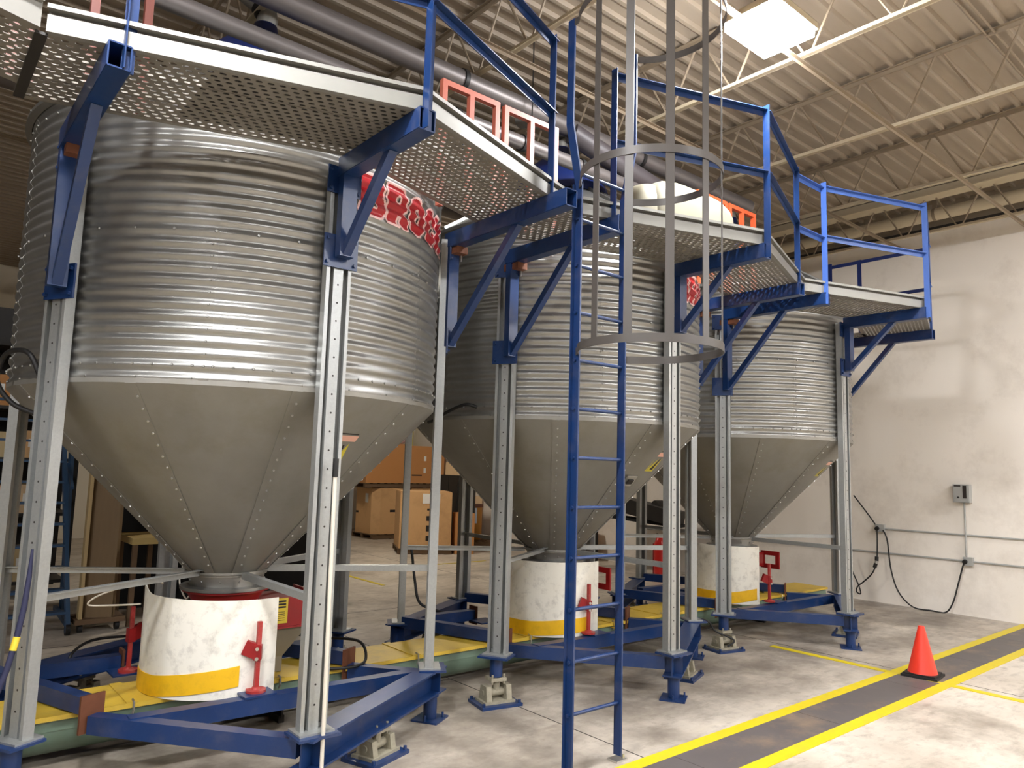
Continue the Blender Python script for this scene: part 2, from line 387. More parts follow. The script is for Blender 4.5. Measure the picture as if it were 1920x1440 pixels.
def letters(b, cx):
    H, W = .245, .205; res = .0055
    def bx(u, v, x0, x1, y0, y1, r=.0):
        qx = np.abs(u-(x0+x1)/2)-(x1-x0)/2+r; qy = np.abs(v-(y0+y1)/2)-(y1-y0)/2+r
        return np.hypot(np.maximum(qx, 0), np.maximum(qy, 0))+np.minimum(np.maximum(qx, qy), 0)-r
    def ell(u, v, x, y, a, c): k = np.hypot((u-x)/a, (v-y)/c); return (k-1)*min(a, c)
    un = np.minimum
    def seg(u, v, x0, y0, x1, y1, w):
        dx, dy = x1-x0, y1-y0; t = np.clip(((u-x0)*dx+(v-y0)*dy)/(dx*dx+dy*dy), 0, 1); return np.hypot(u-x0-t*dx, v-y0-t*dy)-w
    def B(u, v):
        d = un(bx(u, v, .0, .12, 0, H), un(bx(u, v, .02, .18, .115, H, .05), bx(u, v, .02, .195, 0, .13, .055)))
        return np.maximum(d, -un(bx(u, v, .075, .12, .15, .2, .015), bx(u, v, .075, .13, .045, .09, .015)))
    def Rr(u, v):
        d = un(bx(u, v, .0, .11, 0, H), bx(u, v, .02, .185, .09, H, .06)); d = un(d, seg(u, v, .1, .1, .17, .025, .035)); d = un(d, bx(u, v, .135, .205, 0, .05, .01))
        d = np.maximum(d, -ell(u, v, .105, .168, .028, .03)); return np.maximum(d, -bx(u, v, .085, .12, -.01, .06))
    def O(u, v):
        d = un(ell(u, v, .1, .15, .095, .095), ell(u, v, .1, .095, .095, .095)); return np.maximum(d, -un(ell(u, v, .1, .145, .026, .034), ell(u, v, .1, .1, .026, .034)))
    def Cc(u, v):
        d = un(ell(u, v, .1, .15, .095, .095), ell(u, v, .1, .095, .095, .095)); d = np.maximum(d, -un(ell(u, v, .105, .145, .03, .036), ell(u, v, .105, .1, .03, .036)))
        return np.maximum(d, -bx(u, v, .12, .25, .1, .145))
    def K(u, v):
        d = un(bx(u, v, .0, .085, 0, H), seg(u, v, .08, .12, .165, .215, .03)); return un(d, un(seg(u, v, .08, .13, .16, .03, .034), bx(u, v, .12, .205, 0, .05, .01)))
    for f, a0 in ((B, 276.2), (Rr, 285.2), (O, 294.3), (Cc, 303.4), (K, 312.4)):
        nu = int((W+.03)/res); nv = int((H+.03)/res)
        uu = (np.arange(nu+1))*res-.015; vv = np.arange(nv+1)*res-.015
        cu, cv = np.meshgrid((uu[1:]+uu[:-1])/2, (vv[1:]+vv[:-1])/2, indexing='ij'); d = f(cu, cv)
        for i in range(nu):
            for j in range(nv):
                if d[i, j] > .0135: continue
                b.mi = 0 if d[i, j] < 0 else 1; q = []
                for (x, y) in ((i, j), (i+1, j), (i+1, j+1), (i, j+1)):
                    a = R(a0)+uu[x]/RS; z = 3.305+vv[y]; r = RS+.0075*math.cos(2*PI*(z-ZR)/PITCH+PI)+.0068
                    q.append((cx+r*math.cos(a), SY+r*math.sin(a), z))
                b.add(q, [(0, 1, 2, 3)])
LEGS = []; SEATS = []
def make_silo(cx):
    t = thing('grain_bin', 'galvanized corrugated hopper bin, nearest and largest of the three in view', 'grain bin', (cx, SY, 0), 'corrugated hopper bins')
    b = MB(); shell(b, cx, ZR, ZR+12.5*PITCH); bolts(b, cx, RS+.008, ZR+PITCH*1.52, 84); bolts(b, cx, RS+.006, ZR+PITCH*.5, 30, .006)
    for k in range(6):
        for i in range(11):
            a = R(242.4+60*k); c = V((math.cos(a), math.sin(a), 0)); p = V((cx, SY, ZR+PITCH*(1.5+i)))+c*(RS+.008); b.cyl(p, p+c*.007, .008, .006, n=6)
    part(b, 'shell_ring', GALV, t, 70)
    b = MB(); shell(b, cx, ZR+12.5*PITCH+.0, ZE); bolts(b, cx, RS+.010, ZR+PITCH*12.5+.004, 40, .010); bolts(b, cx, RS+.008, ZE-PITCH*1.4, 60, .007)
    part(b, 'shell_ring', GALV, t, 70)
    b = MB(); b.lathe([(RS+.012, ZE-.03), (RS+.05, ZE-.02), (RS+.045, ZE+.01), (.34, ZE+.70), (.34, ZE+.64), (RS, ZE-.02)], (cx, SY, 0), 72)
    for k in range(18):
        a = R(20*k); c = V((math.cos(a), math.sin(a), 0)); b.bar(V((cx, SY, ZE+.03))+c*(RS+.03), V((cx, SY, ZE+.715))+c*.35, .02, .03)
    part(b, 'roof', GALV, t, 40)
    b = MB(); b.lathe([(.5, ZE+.61), (.5, ZE+.66), (.44, ZE+.82), (.33, ZE+.95), (.2, ZE+1.06), (.1, ZE+1.12), (.085, ZE+1.2), (0, ZE+1.2)], (cx, SY, 0), 40)
    part(b, 'roof_hood', BLUED, t, 40, 'dark blue domed hood')
    zr, r1, z1 = ZR, .262, 1.05
    b = MB(); b.lathe([(RS+.006, zr+.03), (RS+.006, zr), (r1, z1), (r1, z1-.03)], (cx, SY, 0), 96)
    for k in range(10):
        a = R(227+36*k); c = V((math.cos(a), math.sin(a), 0)); nrm = V((c.x*.714, c.y*.714, -.70)); o = V((cx, SY, 0)); tg = V((-c.y, c.x, 0))
        p0 = o+c*(RS+.004)+V((0, 0, zr)); p1 = o+c*(r1+.004)+V((0, 0, z1))
        b.prism([(-.03, 0), (.03, 0), (.03, .004), (-.03, .004)], p0, p1, up=nrm)
        for i in range(1, 18):
            p = p0.lerp(p1, i/18.)+tg*.012; b.mi = 1; b.cyl(p+nrm*.002, p+nrm*.01, .008, .006, n=6); b.mi = 0
    part(b, 'hopper_cone', [CONE, CHROME], t, 35)
    b = MB()                                                 # warning decal wrapped on the cone
    def dq(a0, a1, z0, z1, lift, mi, n=5):
        b.mi = mi
        for i in range(n):
            q = []
            for a, z in ((a0+(a1-a0)*i/n, z0), (a0+(a1-a0)*(i+1)/n, z0), (a0+(a1-a0)*(i+1)/n, z1), (a0+(a1-a0)*i/n, z1)):
                rr = r1+(z-z1_)*(RS-r1)/(zr-z1_)+lift; q.append((cx+rr*math.cos(R(a)), SY+rr*math.sin(R(a)), z))
            b.add(q, [(0, 1, 2, 3)])
    z1_ = z1
    dq(280, 288.6, 1.80, 1.985, .004, 0); dq(280, 288.6, 1.93, 1.965, .006, 1); dq(280.5, 288, 1.972, 1.979, .006, 2)
    for i in range(6): dq(283.4+.25*i, 286.6-.25*i, 1.815+.016*i, 1.829+.016*i, .006, 2, 2)
    part(b, 'warning_label', [mat('olive_yellow_decal', (196, 180, 50), .5), mat('pale_pink_decal', (222, 170, 150), .5), INK], t, label='yellow warning decal with pink band and black triangle')
    b = MB(); b.lathe([(.262, 1.05), (.275, 1.05), (.275, 1.035), (.25, 1.03), (.24, .95), (.3, .945), (.3, .925), (.22, .925)], (cx, SY, 0), 40)
    bolts(b, cx, .245, .985, 12, .009); bolts(b, cx, .268, 1.04, 14, .008)
    part(b, 'outlet_collar', GALV, t, 35)
    for k in range(6):
        x, y = leg_xy(cx, k); a = R(30+60*k); o = V((math.cos(a), math.sin(a), 0)); tg = V((-o.y, o.x, 0)); base = V((cx, SY, 0))+o*RL
        b = MB(); pr = thick(LEGP, .004); n = len(pr)
        vs = [base+tg*p+o*q+V((0, 0, z)) for z in (.372, 3.5) for p, q in pr]
        b.add(vs, [(i, (i+1) % n, n+(i+1) % n, n+i) for i in range(n)])
        h = len(LEGP)
        for z0 in (0, n): b.add([vs[z0+i] for i in range(n)], [(i, i+1, n-2-i, n-1-i) for i in range(h-1)])
        b.mi = 1
        for i in range(28):
            p = base+o*.0515+V((0, 0, .5+i*.105)); b.cyl(p, p+o*.0015, .006, n=6)
        L = part(b, 'leg', [LEGM, DKST], t)
        if cx == SX[0]: LEGS.append(L)
        b = MB(); M = Matrix((tg, o, V((0, 0, 1)))).transposed()
        b.box(base+o*.035+V((0, 0, .366)), (.2, .15, .012), M=M)
        for s in (-1, 1): b.cyl(base+tg*s*.05+o*.02+V((0, 0, .37)), base+tg*s*.05+o*.02+V((0, 0, .395)), .012, n=6)
        b.build('base_plate', LEGM, L)
        b = MB(); z = 1.075 if k % 2 else 1.055
        b.angle(base+o*.0+V((0, 0, z)), V((cx, SY, z-.005))+o*.27, .042, .004, fx=1, fy=-1)
        part(b, 'strut', LEGM, t)
    b = MB(); letters(b, cx); part(b, 'lettering', [REDL, WHL], t, 60, 'red arched BROCK lettering with pale edges')
    return t
silo = make_silo(SX[0])
dup(silo, (SX[1], SY, 0), 'galvanized corrugated hopper bin standing behind the caged ladder, middle one')
dup(silo, (SX[2], SY, 0), 'galvanized corrugated hopper bin nearest the cream end wall')
# on the nearest bin the front left leg is bolted a touch further round than on the others
LEGS[3].rotation_euler.z = R(-1.3)

# ------------------------------------------------------------------ blue base frames, pedestals, load cells
def make_frame(cx):
    t = thing('base_frame', 'blue steel base frame under the nearest bin', 'base frame', (cx, SY, 0), 'blue base frames')
    def ib(b, p0, p1, z1=.352, z0=.185, w=.15):
        P = [(-w/2, z0), (w/2, z0), (w/2, z0+.012), (.005, z0+.012), (.005, z1-.012), (w/2, z1-.012), (w/2, z1), (-w/2, z1), (-w/2, z1-.012), (-.005, z1-.012), (-.005, z0+.012), (-w/2, z0+.012)]
        b.prism(P, (p0[0], p0[1], 0), (p1[0], p1[1], 0))
    for k0, k1 in ((4, 5), (1, 2)):
        p, q = V(leg_xy(cx, k0)), V(leg_xy(cx, k1)); d = (q-p).normalized()
        b = MB(); ib(b, p-d*.1, q+d*.1)
        for s in (p, q): b.box((s.x, s.y, .26), (.012, .14, .15), yaw=math.degrees(math.atan2(d.y, d.x)))
        part(b, 'i_beam', BLUE, t)
    def tube(p, q, z=.28, s=.1):
        b = MB(); b.bar((p[0], p[1], z), (q[0], q[1], z), s*.85, s); return part(b, 'frame_tube', BLUE, t)
    def plate(p, ang, w=.13, h=.2):
        b = MB(); b.box((p[0], p[1], .335), (.016, w, h), yaw=ang); return part(b, 'end_plate', RUST, t)
    for k0, k1, S in ((2, 4, V((cx-.85, 4.89))), (1, 5, V((cx+.86, 5.05)))):       # two-piece diagonals bolted over the trough
        p, q = V(leg_xy(cx, k0)), V(leg_xy(cx, k1)); d = (S-p).normalized(); e = (q-S).normalized(); ang = math.degrees(math.atan2(d.y, d.x))
        tube(p+d*.06, S-d*.012, .372, .095); plate(S, ang, .14, .21)
        tube(S+e*.012, q-e*.07)
    x0 = cx-.7; b = MB(); b.bar((x0, 4.7, .285), (cx+1.16, 4.62, .285), .09, .1); part(b, 'frame_tube', BLUE, t)
    b = MB(); b.bar((cx-1.0, 5.86, .372), (cx-.5, 5.84, .372), .09, .095); part(b, 'frame_tube', BLUE, t)
    b = MB(); b.box((cx-.49, 5.84, .37), (.016, .12, .17)); part(b, 'end_plate', RUST, t)
    b = MB(); b.bar((cx+1.1, 5.86, .285), (cx-.2, 5.86, .285), .09, .1); part(b, 'frame_tube', BLUE, t)
    for x, y in ((cx+.035, 4.72), (cx-.5, 5.66)):
        b = MB(); b.box((x, y, .342), (.2, .2, .012)); part(b, 'shelf_plate', BLUE, t)
    # seat plates under each leg; columns down to the floor under the beam ends
    for k in range(6):
        x, y = leg_xy(cx, k)
        b = MB(); b.box((x, y, .354), (.24, .19, .014), yaw=30+60*k+90); s = part(b, 'seat_plate', BLUE, t)
        if cx == SX[0] and k == 3: SEATS.append(s)
        if k in (0, 3):
            b = MB(); b.cyl((x, y, .205), (x, y, .347), .05, n=18); s = part(b, 'pedestal', BLUE, t, 40)
            if cx == SX[0] and k == 3: SEATS.append(s)
        else:
            b = MB(); b.cyl((x, y, .012), (x, y, .16), .048, n=18); b.cyl((x, y, .16), (x, y, .186), .06, n=18); b.box((x, y, .006), (.2, .2, .012), yaw=30)
            for s in (-1, 1): b.cyl((x+s*.075, y-.05, .01), (x+s*.075, y-.05, .05), .008, n=6)
            part(b, 'pedestal', BLUE, t, 40)
    return t
fr = make_frame(SX[0])
dup(fr, (SX[1], SY, 0), 'blue steel base frame under the middle bin, behind the ladder')
dup(fr, (SX[2], SY, 0), 'blue steel base frame under the bin next to the cream end wall')
for o in SEATS: o.rotation_euler.z = R(-1.3)
def load_cell(x, y, ztop, yaw, label):
    t = thing('load_cell_mount', label, 'load cell', (x, y, 0), 'load cell mounts')
    def rot(b):
        c, s = math.cos(R(yaw)), math.sin(R(yaw)); b.v = [(x+p*c-q*s, y+p*s+q*c, z) for p, q, z in b.v]; return b
    b = MB(); b.bb(-.17, .17, -.13, .13, 0, .022)
    for p in (-.15, .15):
        for q in (-.11, .11): b.cyl((p, q, .022), (p, q, .045), .012, n=6)
    part(rot(b), 'base_plate', BLUE, t)
    b = MB(); h = ztop-.06
    for s in (-1, 1):
        b.prism([(-.075, .02), (.075, .02), (.055, h), (-.045, h)], (s*.085-.022, 0, 0), (s*.085+.022, 0, 0)); b.cyl((s*.085-.03, 0, h*.62), (s*.085+.03, 0, h*.62), .022, n=12)
    b.bb(-.13, .13, -.085, .085, .02, .04)
    part(rot(b), 'bracket', CAST, t)
    b = MB(); b.cyl((-.1, 0, h*.62), (.1, 0, h*.62), .03, n=14); b.cyl((0, 0, h*.55), (0, 0, ztop-.028), .028, n=12)
    part(rot(b), 'cell_body', CAST, t, 40)
    b = MB(); b.bb(-.065, .065, -.055, .055, ztop-.03, ztop-.004)
    for p in (-.05, .05): b.cyl((p, -.04, ztop-.05), (p, -.04, ztop+.02), .008, n=6)
    part(rot(b), 'top_plate', CAST, t)
where = ['nearest bin', 'middle bin', 'bin by the cream end wall']
for i, cx in enumerate(SX):
    x, y = leg_xy(cx, 3); load_cell(x, y, .206, -12, 'cast load cell mount under the front left pedestal, %s' % where[i])
    p, q = V(leg_xy(cx, 4)), V(leg_xy(cx, 5)); m = (p+q)/2; load_cell(m.x-.03, m.y-.02, .186, 20, 'cast load cell mount under the front I-beam, %s' % where[i])
    p, q = V(leg_xy(cx, 1)), V(leg_xy(cx, 2)); m = (p+q)/2; load_cell(m.x, m.y, .186, 30, 'cast load cell mount under the rear I-beam, %s' % where[i])
    x, y = leg_xy(cx, 0); load_cell(x, y, .206, 30, 'cast load cell mount under the rear right pedestal, %s' % where[i])

# ------------------------------------------------------------------ screw conveyor trough
t = thing('screw_conveyor', 'long green conveyor trough with yellow cover plates under the bins', 'conveyor', (-1.5, SY, 0))
X0, X1 = -1.6, 9.9
b = MB(); P = [(.225, .30), (.205, .30), (.205, .22)]+[(.205*math.cos(R(a)), .225+.175*math.sin(R(a))) for a in range(0, -181, -12)]+[(-.205, .22), (-.205, .30), (-.225, .30)]
pr = thick([(p, q) for p, q in P], .006)
n = len(pr); vs = [(x, SY+p, q) for x in (X0, X1) for p, q in pr]; b.add(vs, [(i, (i+1) % n, n+(i+1) % n, n+i) for i in range(n)])
for x in (X0, X1): b.prism([(p*1.0, q) for p, q in P[1:-1]], (x-.004, SY, 0), (x+.004, SY, 0))
part(b, 'trough', GREEN, t, 35)
xs = [-1.6, -.2, 1.28, 2.2, 3.32, 4.5, 5.6, 6.35, 7.5, 8.7, 9.9]
for i in range(10):
    b = MB(); b.bb(xs[i]+.003, xs[i+1]-.003, SY-.235, SY+.235, .304, .312); b.bb(xs[i]+.003, xs[i+1]-.003, SY-.239, SY-.233, .285, .312); b.bb(xs[i]+.003, xs[i+1]-.003, SY+.233, SY+.239, .285, .312)
    part(b, 'cover_plate', YEL, t)
for x in xs[1:-1]:
    b = MB(); b.bb(x-.035, x+.035, SY-.24, SY+.24, .313, .319); s = part(b, 'joint_strap', YEL, t)
    b = MB(); b.tube([(x, SY-.24, .25), (x, SY-.262, .28), (x, SY-.255, .325), (x, SY-.22, .33)], .007, 6); b.build('spring_clip', CHROME, s)
for x in (-.9, 2.25, 5.35, 8.4):
    b = MB(); b.bb(x-.02, x+.02, SY-.2, SY+.2, 0, .05); b.bb(x-.006, x+.006, SY-.21, SY+.21, .03, .2); part(b, 'saddle', DKST, t)
for x in (5.62, 8.55):
    b = MB(); b.bb(x-.03, x+.03, SY-.31, SY-.3, .1, .27); b.bb(x-.03, x+.03, SY-.31, SY-.22, .262, .27); part(b, 'lever_tab', YELS, t)

# unloader boots, guards
def make_boot(cx, full, label):
    t = thing('unloader_boot', label, 'unloader boot', (cx, SY, .3), 'red unloader boots')
    b = MB(); b.lathe([(.285, .923), (.285, .91), (.26, .905), (.19, .80), (.19, .6), (.16, .55), (.16, .316), (0, .316)], (cx, SY, 0), 32); part(b, 'inlet_cone', RED, t, 35)
    if full:
        b = MB(); b.bb(cx+.1, cx+.57, SY-.16, SY+.16, .64, .84); b.bb(cx+.57, cx+.585, SY-.19, SY+.19, .62, .87)
        b.bb(cx+.1, cx+.57, SY-.175, SY+.175, .63, .642); part(b, 'drive_box', RED, t)
        b = MB(); b.bb(cx+.3, cx+.385, SY-.1645, SY-.161, .665, .838); b.mi = 1
        for i in range(3): b.bb(cx+.315, cx+.37, SY-.1655, SY-.1644, .81-.02*i, .822-.02*i)
        for i in range(5): b.bb(cx+.315, cx+.365, SY-.1655, SY-.1644, .685+.014*i, .689+.014*i)
        part(b, 'warning_label', [LBL, INK], t, label='yellow label with black lines of print')
        b = MB(); q = [(cx+.28, SY-.15, .63), (cx+.55, SY-.15, .63), (cx+.55, SY+.15, .63), (cx+.28, SY+.15, .63), (cx+.29, SY-.08, .42), (cx+.4, SY-.08, .42), (cx+.4, SY+.08, .42), (cx+.29, SY+.08, .42), (cx+.29, SY-.08, .316), (cx+.4, SY-.08, .316), (cx+.4, SY+.08, .316), (cx+.29, SY+.08, .316)]
        b.add(q, [(0, 1, 5, 4), (1, 2, 6, 5), (2, 3, 7, 6), (3, 0, 4, 7), (4, 5, 9, 8), (5, 6, 10, 9), (6, 7, 11, 10), (7, 4, 8, 11), (3, 2, 1, 0)])
        part(b, 'discharge_chute', mat('grey_khaki_sheet', (138, 128, 108), .5, .2, .4, 5, .8), t)
    else:
        x = cx+(.68 if cx < 6 else .86); b = MB(); y0, y1, z0, z1, w = SY-.13, SY+.13, .60, .82, .055
        b.bb(x, x+.02, y0, y1, z0, z0+w); b.bb(x, x+.02, y0, y1, z1-w, z1); b.bb(x, x+.02, y0, y0+w, z0+w, z1-w); b.bb(x, x+.02, y1-w, y1, z0+w, z1-w)
        part(b, 'end_frame', RED, t, label='square red frame plate with an open centre')
        b = MB(); b.bb(cx+.15, x, SY+.085, SY+.11, .62, .8); part(b, 'side_arm', RED, t)
make_boot(SX[0], True, 'red unloader boot with drive box and yellow label under the nearest bin')
make_boot(SX[1], False, 'red unloader boot with open square frame under the middle bin')
make_boot(SX[2], False, 'red unloader boot with open square frame under the bin by the end wall')
def make_guard(cx, a0, a1, zt, zs, label, r=.5, strip_end=None):
    t = thing('guard_sheet', label, 'guard sheet', (cx, SY-r, .314), 'white plastic guards')
    b = MB(); b.band(cx, SY, r, a0, a1, lambda a: .314, zt, .007, 56); part(b, 'sheet', WHITEP, t, 50)
    b = MB(); e = strip_end or a1
    b.band(cx, SY, r+.008, a0, e, lambda a: zs(a), lambda a: zs(a)+.125, .005, 50); part(b, 'kick_strip', YELS, t, 50, 'yellow strip along the lower edge')
make_guard(SX[0], 166, 291, lambda a: .925+.07*max(0, (190-a)/24.)**1.6-.0002*(a-190), lambda a: .316+.0011*max(0, a-200), 'scuffed white plastic guard with yellow lower strip under the nearest bin', strip_end=263)
make_guard(SX[1], 172, 284, lambda a: .965, lambda a: .318+.0007*max(0, a-205), 'white plastic guard with yellow lower strip behind the caged ladder', strip_end=268)
make_guard(SX[2], 160, 250, lambda a: .965, lambda a: .318+.0015*max(0, a-212), 'white plastic guard with yellow lower strip under the bin by the end wall', strip_end=246)
def stand(x, y, z, yaw, label):
    t = thing('adjustable_stand', label, 'stand', (x, y, z), 'red adjustable stands')
    b = MB(); b.cyl((x, y, z), (x, y, z+.016), .062, n=24); b.cyl((x, y, z+.016), (x, y, z+.03), .035, .022, n=16); part(b, 'base', REDP, t, 40)
    b = MB(); b.bar((x, y, z+.02), (x, y, z+.43), .026, .026, (1, 0, 0)); part(b, 'post', REDP, t)
    c, s = math.cos(R(yaw)), math.sin(R(yaw)); b = MB()
    M = Matrix.Rotation(R(yaw), 3, 'Z')
    b.box(V((x, y, z+.24)), (.045, .05, .09), M=M)
    b.prism([(-.02, -.045), (.02, -.045), (.02, .045), (-.02, .045)], V((x, y, z+.24)), V((x+c*.085, y+s*.085, z+.275)))
    k = part(b, 'clamp', RED, t)
    for dz in (-.03, .03):
        b = MB(); p = V((x, y, z+.24+dz)); e = V((-s, c, 0)); b.cyl(p+e*.02, p+e*.05, .006, n=8); b.cyl(p+e*.045, p+e*.055, .011, n=10); b.build('thumb_screw', CHROME, k)
stand(1.914, 4.715, .348, 150, 'red adjustable stand at the right edge of the near white guard')
stand(1.385, 5.63, .348, 10, 'red adjustable stand at the left edge of the near white guard')
stand(4.925, 4.715, .348, 150, 'red adjustable stand seen between the ladder rails')
stand(7.92, 4.715, .348, 150, 'red adjustable stand beside the guard nearest the end wall')

# ------------------------------------------------------------------ catwalks
ZBT, ZBB = 3.548, 3.44       # bracket beam top / bottom
def deck(b, P, u, w, nu, nv, z, t=.004):
    """perforated sheet: P corner, u along, w across, oblong staggered holes"""
    P = V(P); u = V(u); w = V(w); eu = u.normalized(); ew = V((-eu.y, eu.x, 0)); ew = ew if ew.dot(w) > 0 else -ew; pu = u/nu; pw = w/nv
    hl, hw = .016, .0105
    oct8 = [(hl, 0), (hl*.68, hw*.8), (0, hw), (-hl*.68, hw*.8), (-hl, 0), (-hl*.68, -hw*.8), (0, -hw), (hl*.68, -hw*.8)]
    Z = V((0, 0, z)); T = V((0, 0, z+t))
    def cell(i0, i1, j):
        a, c = P+pu*i0+pw*j, P+pu*i1+pw*j; d, e = P+pu*i1+pw*(j+1), P+pu*i0+pw*(j+1); m = (a+c+d+e)/4
        rim = [(c+d)/2, d, (d+e)/2, e, (a+e)/2, a, (a+c)/2, c]
        vs = [r+Z for r in rim]+[m+eu*x+ew*y+Z for x, y in oct8]+[r+T for r in rim]+[m+eu*x+ew*y+T for x, y in oct8]
        fs = []
        for k in range(8):
            q = (k+1) % 8; fs += [(k, 8+k, 8+q, q), (16+k, 16+q, 24+q, 24+k), (8+k, 24+k, 24+q, 8+q)]
        b.add(vs, fs)
    def blank(i0, i1, j):
        a, c, d, e = P+pu*i0+pw*j, P+pu*i1+pw*j, P+pu*i1+pw*(j+1), P+pu*i0+pw*(j+1)
        b.add([q+Z for q in (a, c, d, e)]+[q+T for q in (a, c, d, e)], [(3, 2, 1, 0), (4, 5, 6, 7)])
    for j in range(nv):
        if j in (0, nv-1): blank(0, nu, j); continue
        if j % 2:
            for i in range(nu): cell(i, i+1, j)
        else:
            blank(0, .5, j); blank(nu-.5, nu, j)
            for i in range(nu-1): cell(i+.5, i+1.5, j)
SL = .33; YO = 2.975; DW = .765
def outer(cx, x): return YO+SL*abs(x-cx)
MESHC = {}
def deck_part(t, cx, side, L):
    key = (side, round(L, 3))
    x1 = cx+side*L
    if key in MESHC:
        o = bpy.data.objects.new('deck_panel', MESHC[key]); COL.objects.link(o); o.parent = t; return o
    b = MB(); nu = int(round(L*1.053/.052)); nv = 19
    deck(b, (cx, YO, 0), (side*L, SL*L, 0), (0, DW, 0), nu, nv, ZBT+.002)
    # plank ribs below the sheet
    for j in range(0, nv+1, 6):
        y = YO+DW*j/nv; b.bar((cx, y, ZBT+.014), (x1, y+SL*L, ZBT+.014), .004, .03)
    o = part(b, 'deck_panel', DECKM, t); MESHC[key] = o.data; return o
def toe_part(t, cx, side, L):
    key = ('toe', side, round(L, 3))
    if key in MESHC:
        o = bpy.data.objects.new('toe_board', MESHC[key]); COL.objects.link(o); o.parent = t; return o
    # edge channel: web, recessed groove, outward top lip (x outward, y up)
    b = MB(); P = [(0, 0), (-.03, 0), (-.03, .004), (-.005, .004), (-.005, .070), (-.034, .074), (-.034, .100), (-.034, .116), (.016, .116), (.016, .096), (.012, .096), (.012, .1), (-.026, .098), (-.026, .08), (0, .075)]
    b.prism([((-x if side < 0 else x), y) for x, y in P], (cx, YO-.004, ZBT), (cx+side*L, YO-.004+SL*L, ZBT))
    o = part(b, 'toe_board', ALU, t); MESHC[key] = o.data; return o
def bracket(t, cx, k, tip, blue=BLUE):
    x, y = leg_xy(cx, k); a = R(30+60*k); o = V((math.cos(a), math.sin(a), 0)); tg = V((-o.y, o.x, 0))
    if k == 3 and cx == SX[0]: x -= .035
    yt = y-tip
    # open tube beam
    w, h, q = .045, (ZBT-ZBB)/2, .007
    b = MB(); zc = (ZBT+ZBB)/2
    for s in (-1, 1):
        b.bb(x+s*w-q/2, x+s*w+q/2, yt, y-.02, ZBB, ZBT); b.bb(x-w, x+w, yt, y-.02, zc+s*h-q/2, zc+s*h+q/2)
    bm = part(b, 'bracket_beam', blue, t)
    b = MB(); yb = y-tip*.62; zp = 3.0 if k == 4 else 2.72; b.bar((x, y-.07, zp-.02), (x, yb, ZBB+.01), .05, .05); b.build('brace', blue, bm)
    f = V((x, y, 0))
    b = MB(); b.bb(x-.045, x+.045, y-.07-.02, y-.03, zp-.04, ZBT); b.build('upright', blue, bm)
    M = Matrix((tg, o, V((0, 0, 1)))).transposed()
    for z, hh in ((zp, .19), (3.42, .16)):
        b = MB(); c = V((cx, SY, z))+o*(RL+.066); b.box(c, (.21, .012, hh), M=M)
        for sx in (-1, 1):
            for sz in (-1, 1): p = c+tg*sx*.085+V((0, 0, sz*hh*.36)); b.cyl(p, p+o*.022, .011, n=6)
        b.build('mounting_plate', blue, bm)
    if k != 4:
        b = MB(); b.prism([(-.05, 0), (.05, 0), (.05, -.055), (-.05, -.055)], (x+.02, y-.16, ZBB), (x+.02, y+.02, ZBB))
        b.build('clamp_block', RUST, bm)
        b = MB(); b.cyl((x+.055, y-.1, ZBB-.1), (x+.055, y-.1, ZBT+.05), .007, n=6); b.build('clamp_bolt', CHROME, bm)
def post(t, x, y, z1, z0=ZBB, m=BLUEL, name='guard_post'):
    b = MB(); b.angle((x-.022, y, z0), (x-.022, y, z1), .05, .006, up=(0, 1, 0), fx=-1, fy=-1)
    b.bb(x-.024, x+.026, y-.003, y+.003, z0, z1); return part(b, name, m, t)
def rail(t, p, q, m=BLUEL, name='top_rail'):
    b = MB(); b.angle(p, q, .045, .006, fx=1, fy=-1); return part(b, name, m, t)
def make_catwalk(cx, label, first, last):
    t = thing('catwalk', label, 'catwalk', (cx, YO, ZBT), 'perforated catwalks')
    dm = BLUEL if last else BLUE
    Ls = [1.55, 1.55]
    if not first: Ls[0] = cx-(SX[0]+SX[1])/2 if cx == SX[1] else cx-(SX[1]+SX[2])/2
    if last: Ls[1] = 1.5
    for side, L in ((-1, Ls[0]), (1, Ls[1])): deck_part(t, cx, side, L-.006); toe_part(t, cx, side, L-.006)
    bracket(t, cx, 3, 1.24 if cx == SX[1] else 1.17); bracket(t, cx, 4, .87); bracket(t, cx, 5, 1.34 if first else 1.19)
    tips = [(leg_xy(cx, 3)[0], 3.40), (cx, 2.958), (leg_xy(cx, 5)[0], 3.40)]
    for i, (x, y) in enumerate(tips): post(t, x, y, 4.65, m=dm)
    for i in (0, 1):
        for z, n in ((4.62, 'top_rail'), (4.12, 'mid_rail')):
            p, q = tips[i], tips[i+1]; rail(t, (p[0], p[1], z), (q[0], q[1], z), dm, n)
    if first:   # panel of the run that carries on to the left
        b = MB(); deck(b, (.312, 3.475, 0), (-1.3, -.429, 0), (0, .62, 0), 26, 16, ZBT+.002); part(b, 'deck_panel', DECKM, t)
        b = MB(); b.bar((.312, 3.47, ZBT+.056), (-.99, 3.04, ZBT+.056), .006, .112); b.bar((.312, 3.46, ZBT+.109), (-.99, 3.03, ZBT+.109), .035, .006); part(b, 'toe_board', ALU, t)
        b = MB(); b.bb(.300, .345, 3.50, 4.22, ZBT-.012, ZBT+.001); part(b, 'splice_bar', DKST, t)
    else:
        # link rails from the walk before
        pass
    return t
cw = [make_catwalk(SX[0], 'perforated galvanized catwalk around the front of the nearest bin', True, False),
      make_catwalk(SX[1], 'perforated galvanized catwalk on the middle bin, reached by the ladder', False, False),
      make_catwalk(SX[2], 'perforated galvanized catwalk on the bin by the end wall, bright blue rails', False, True)]
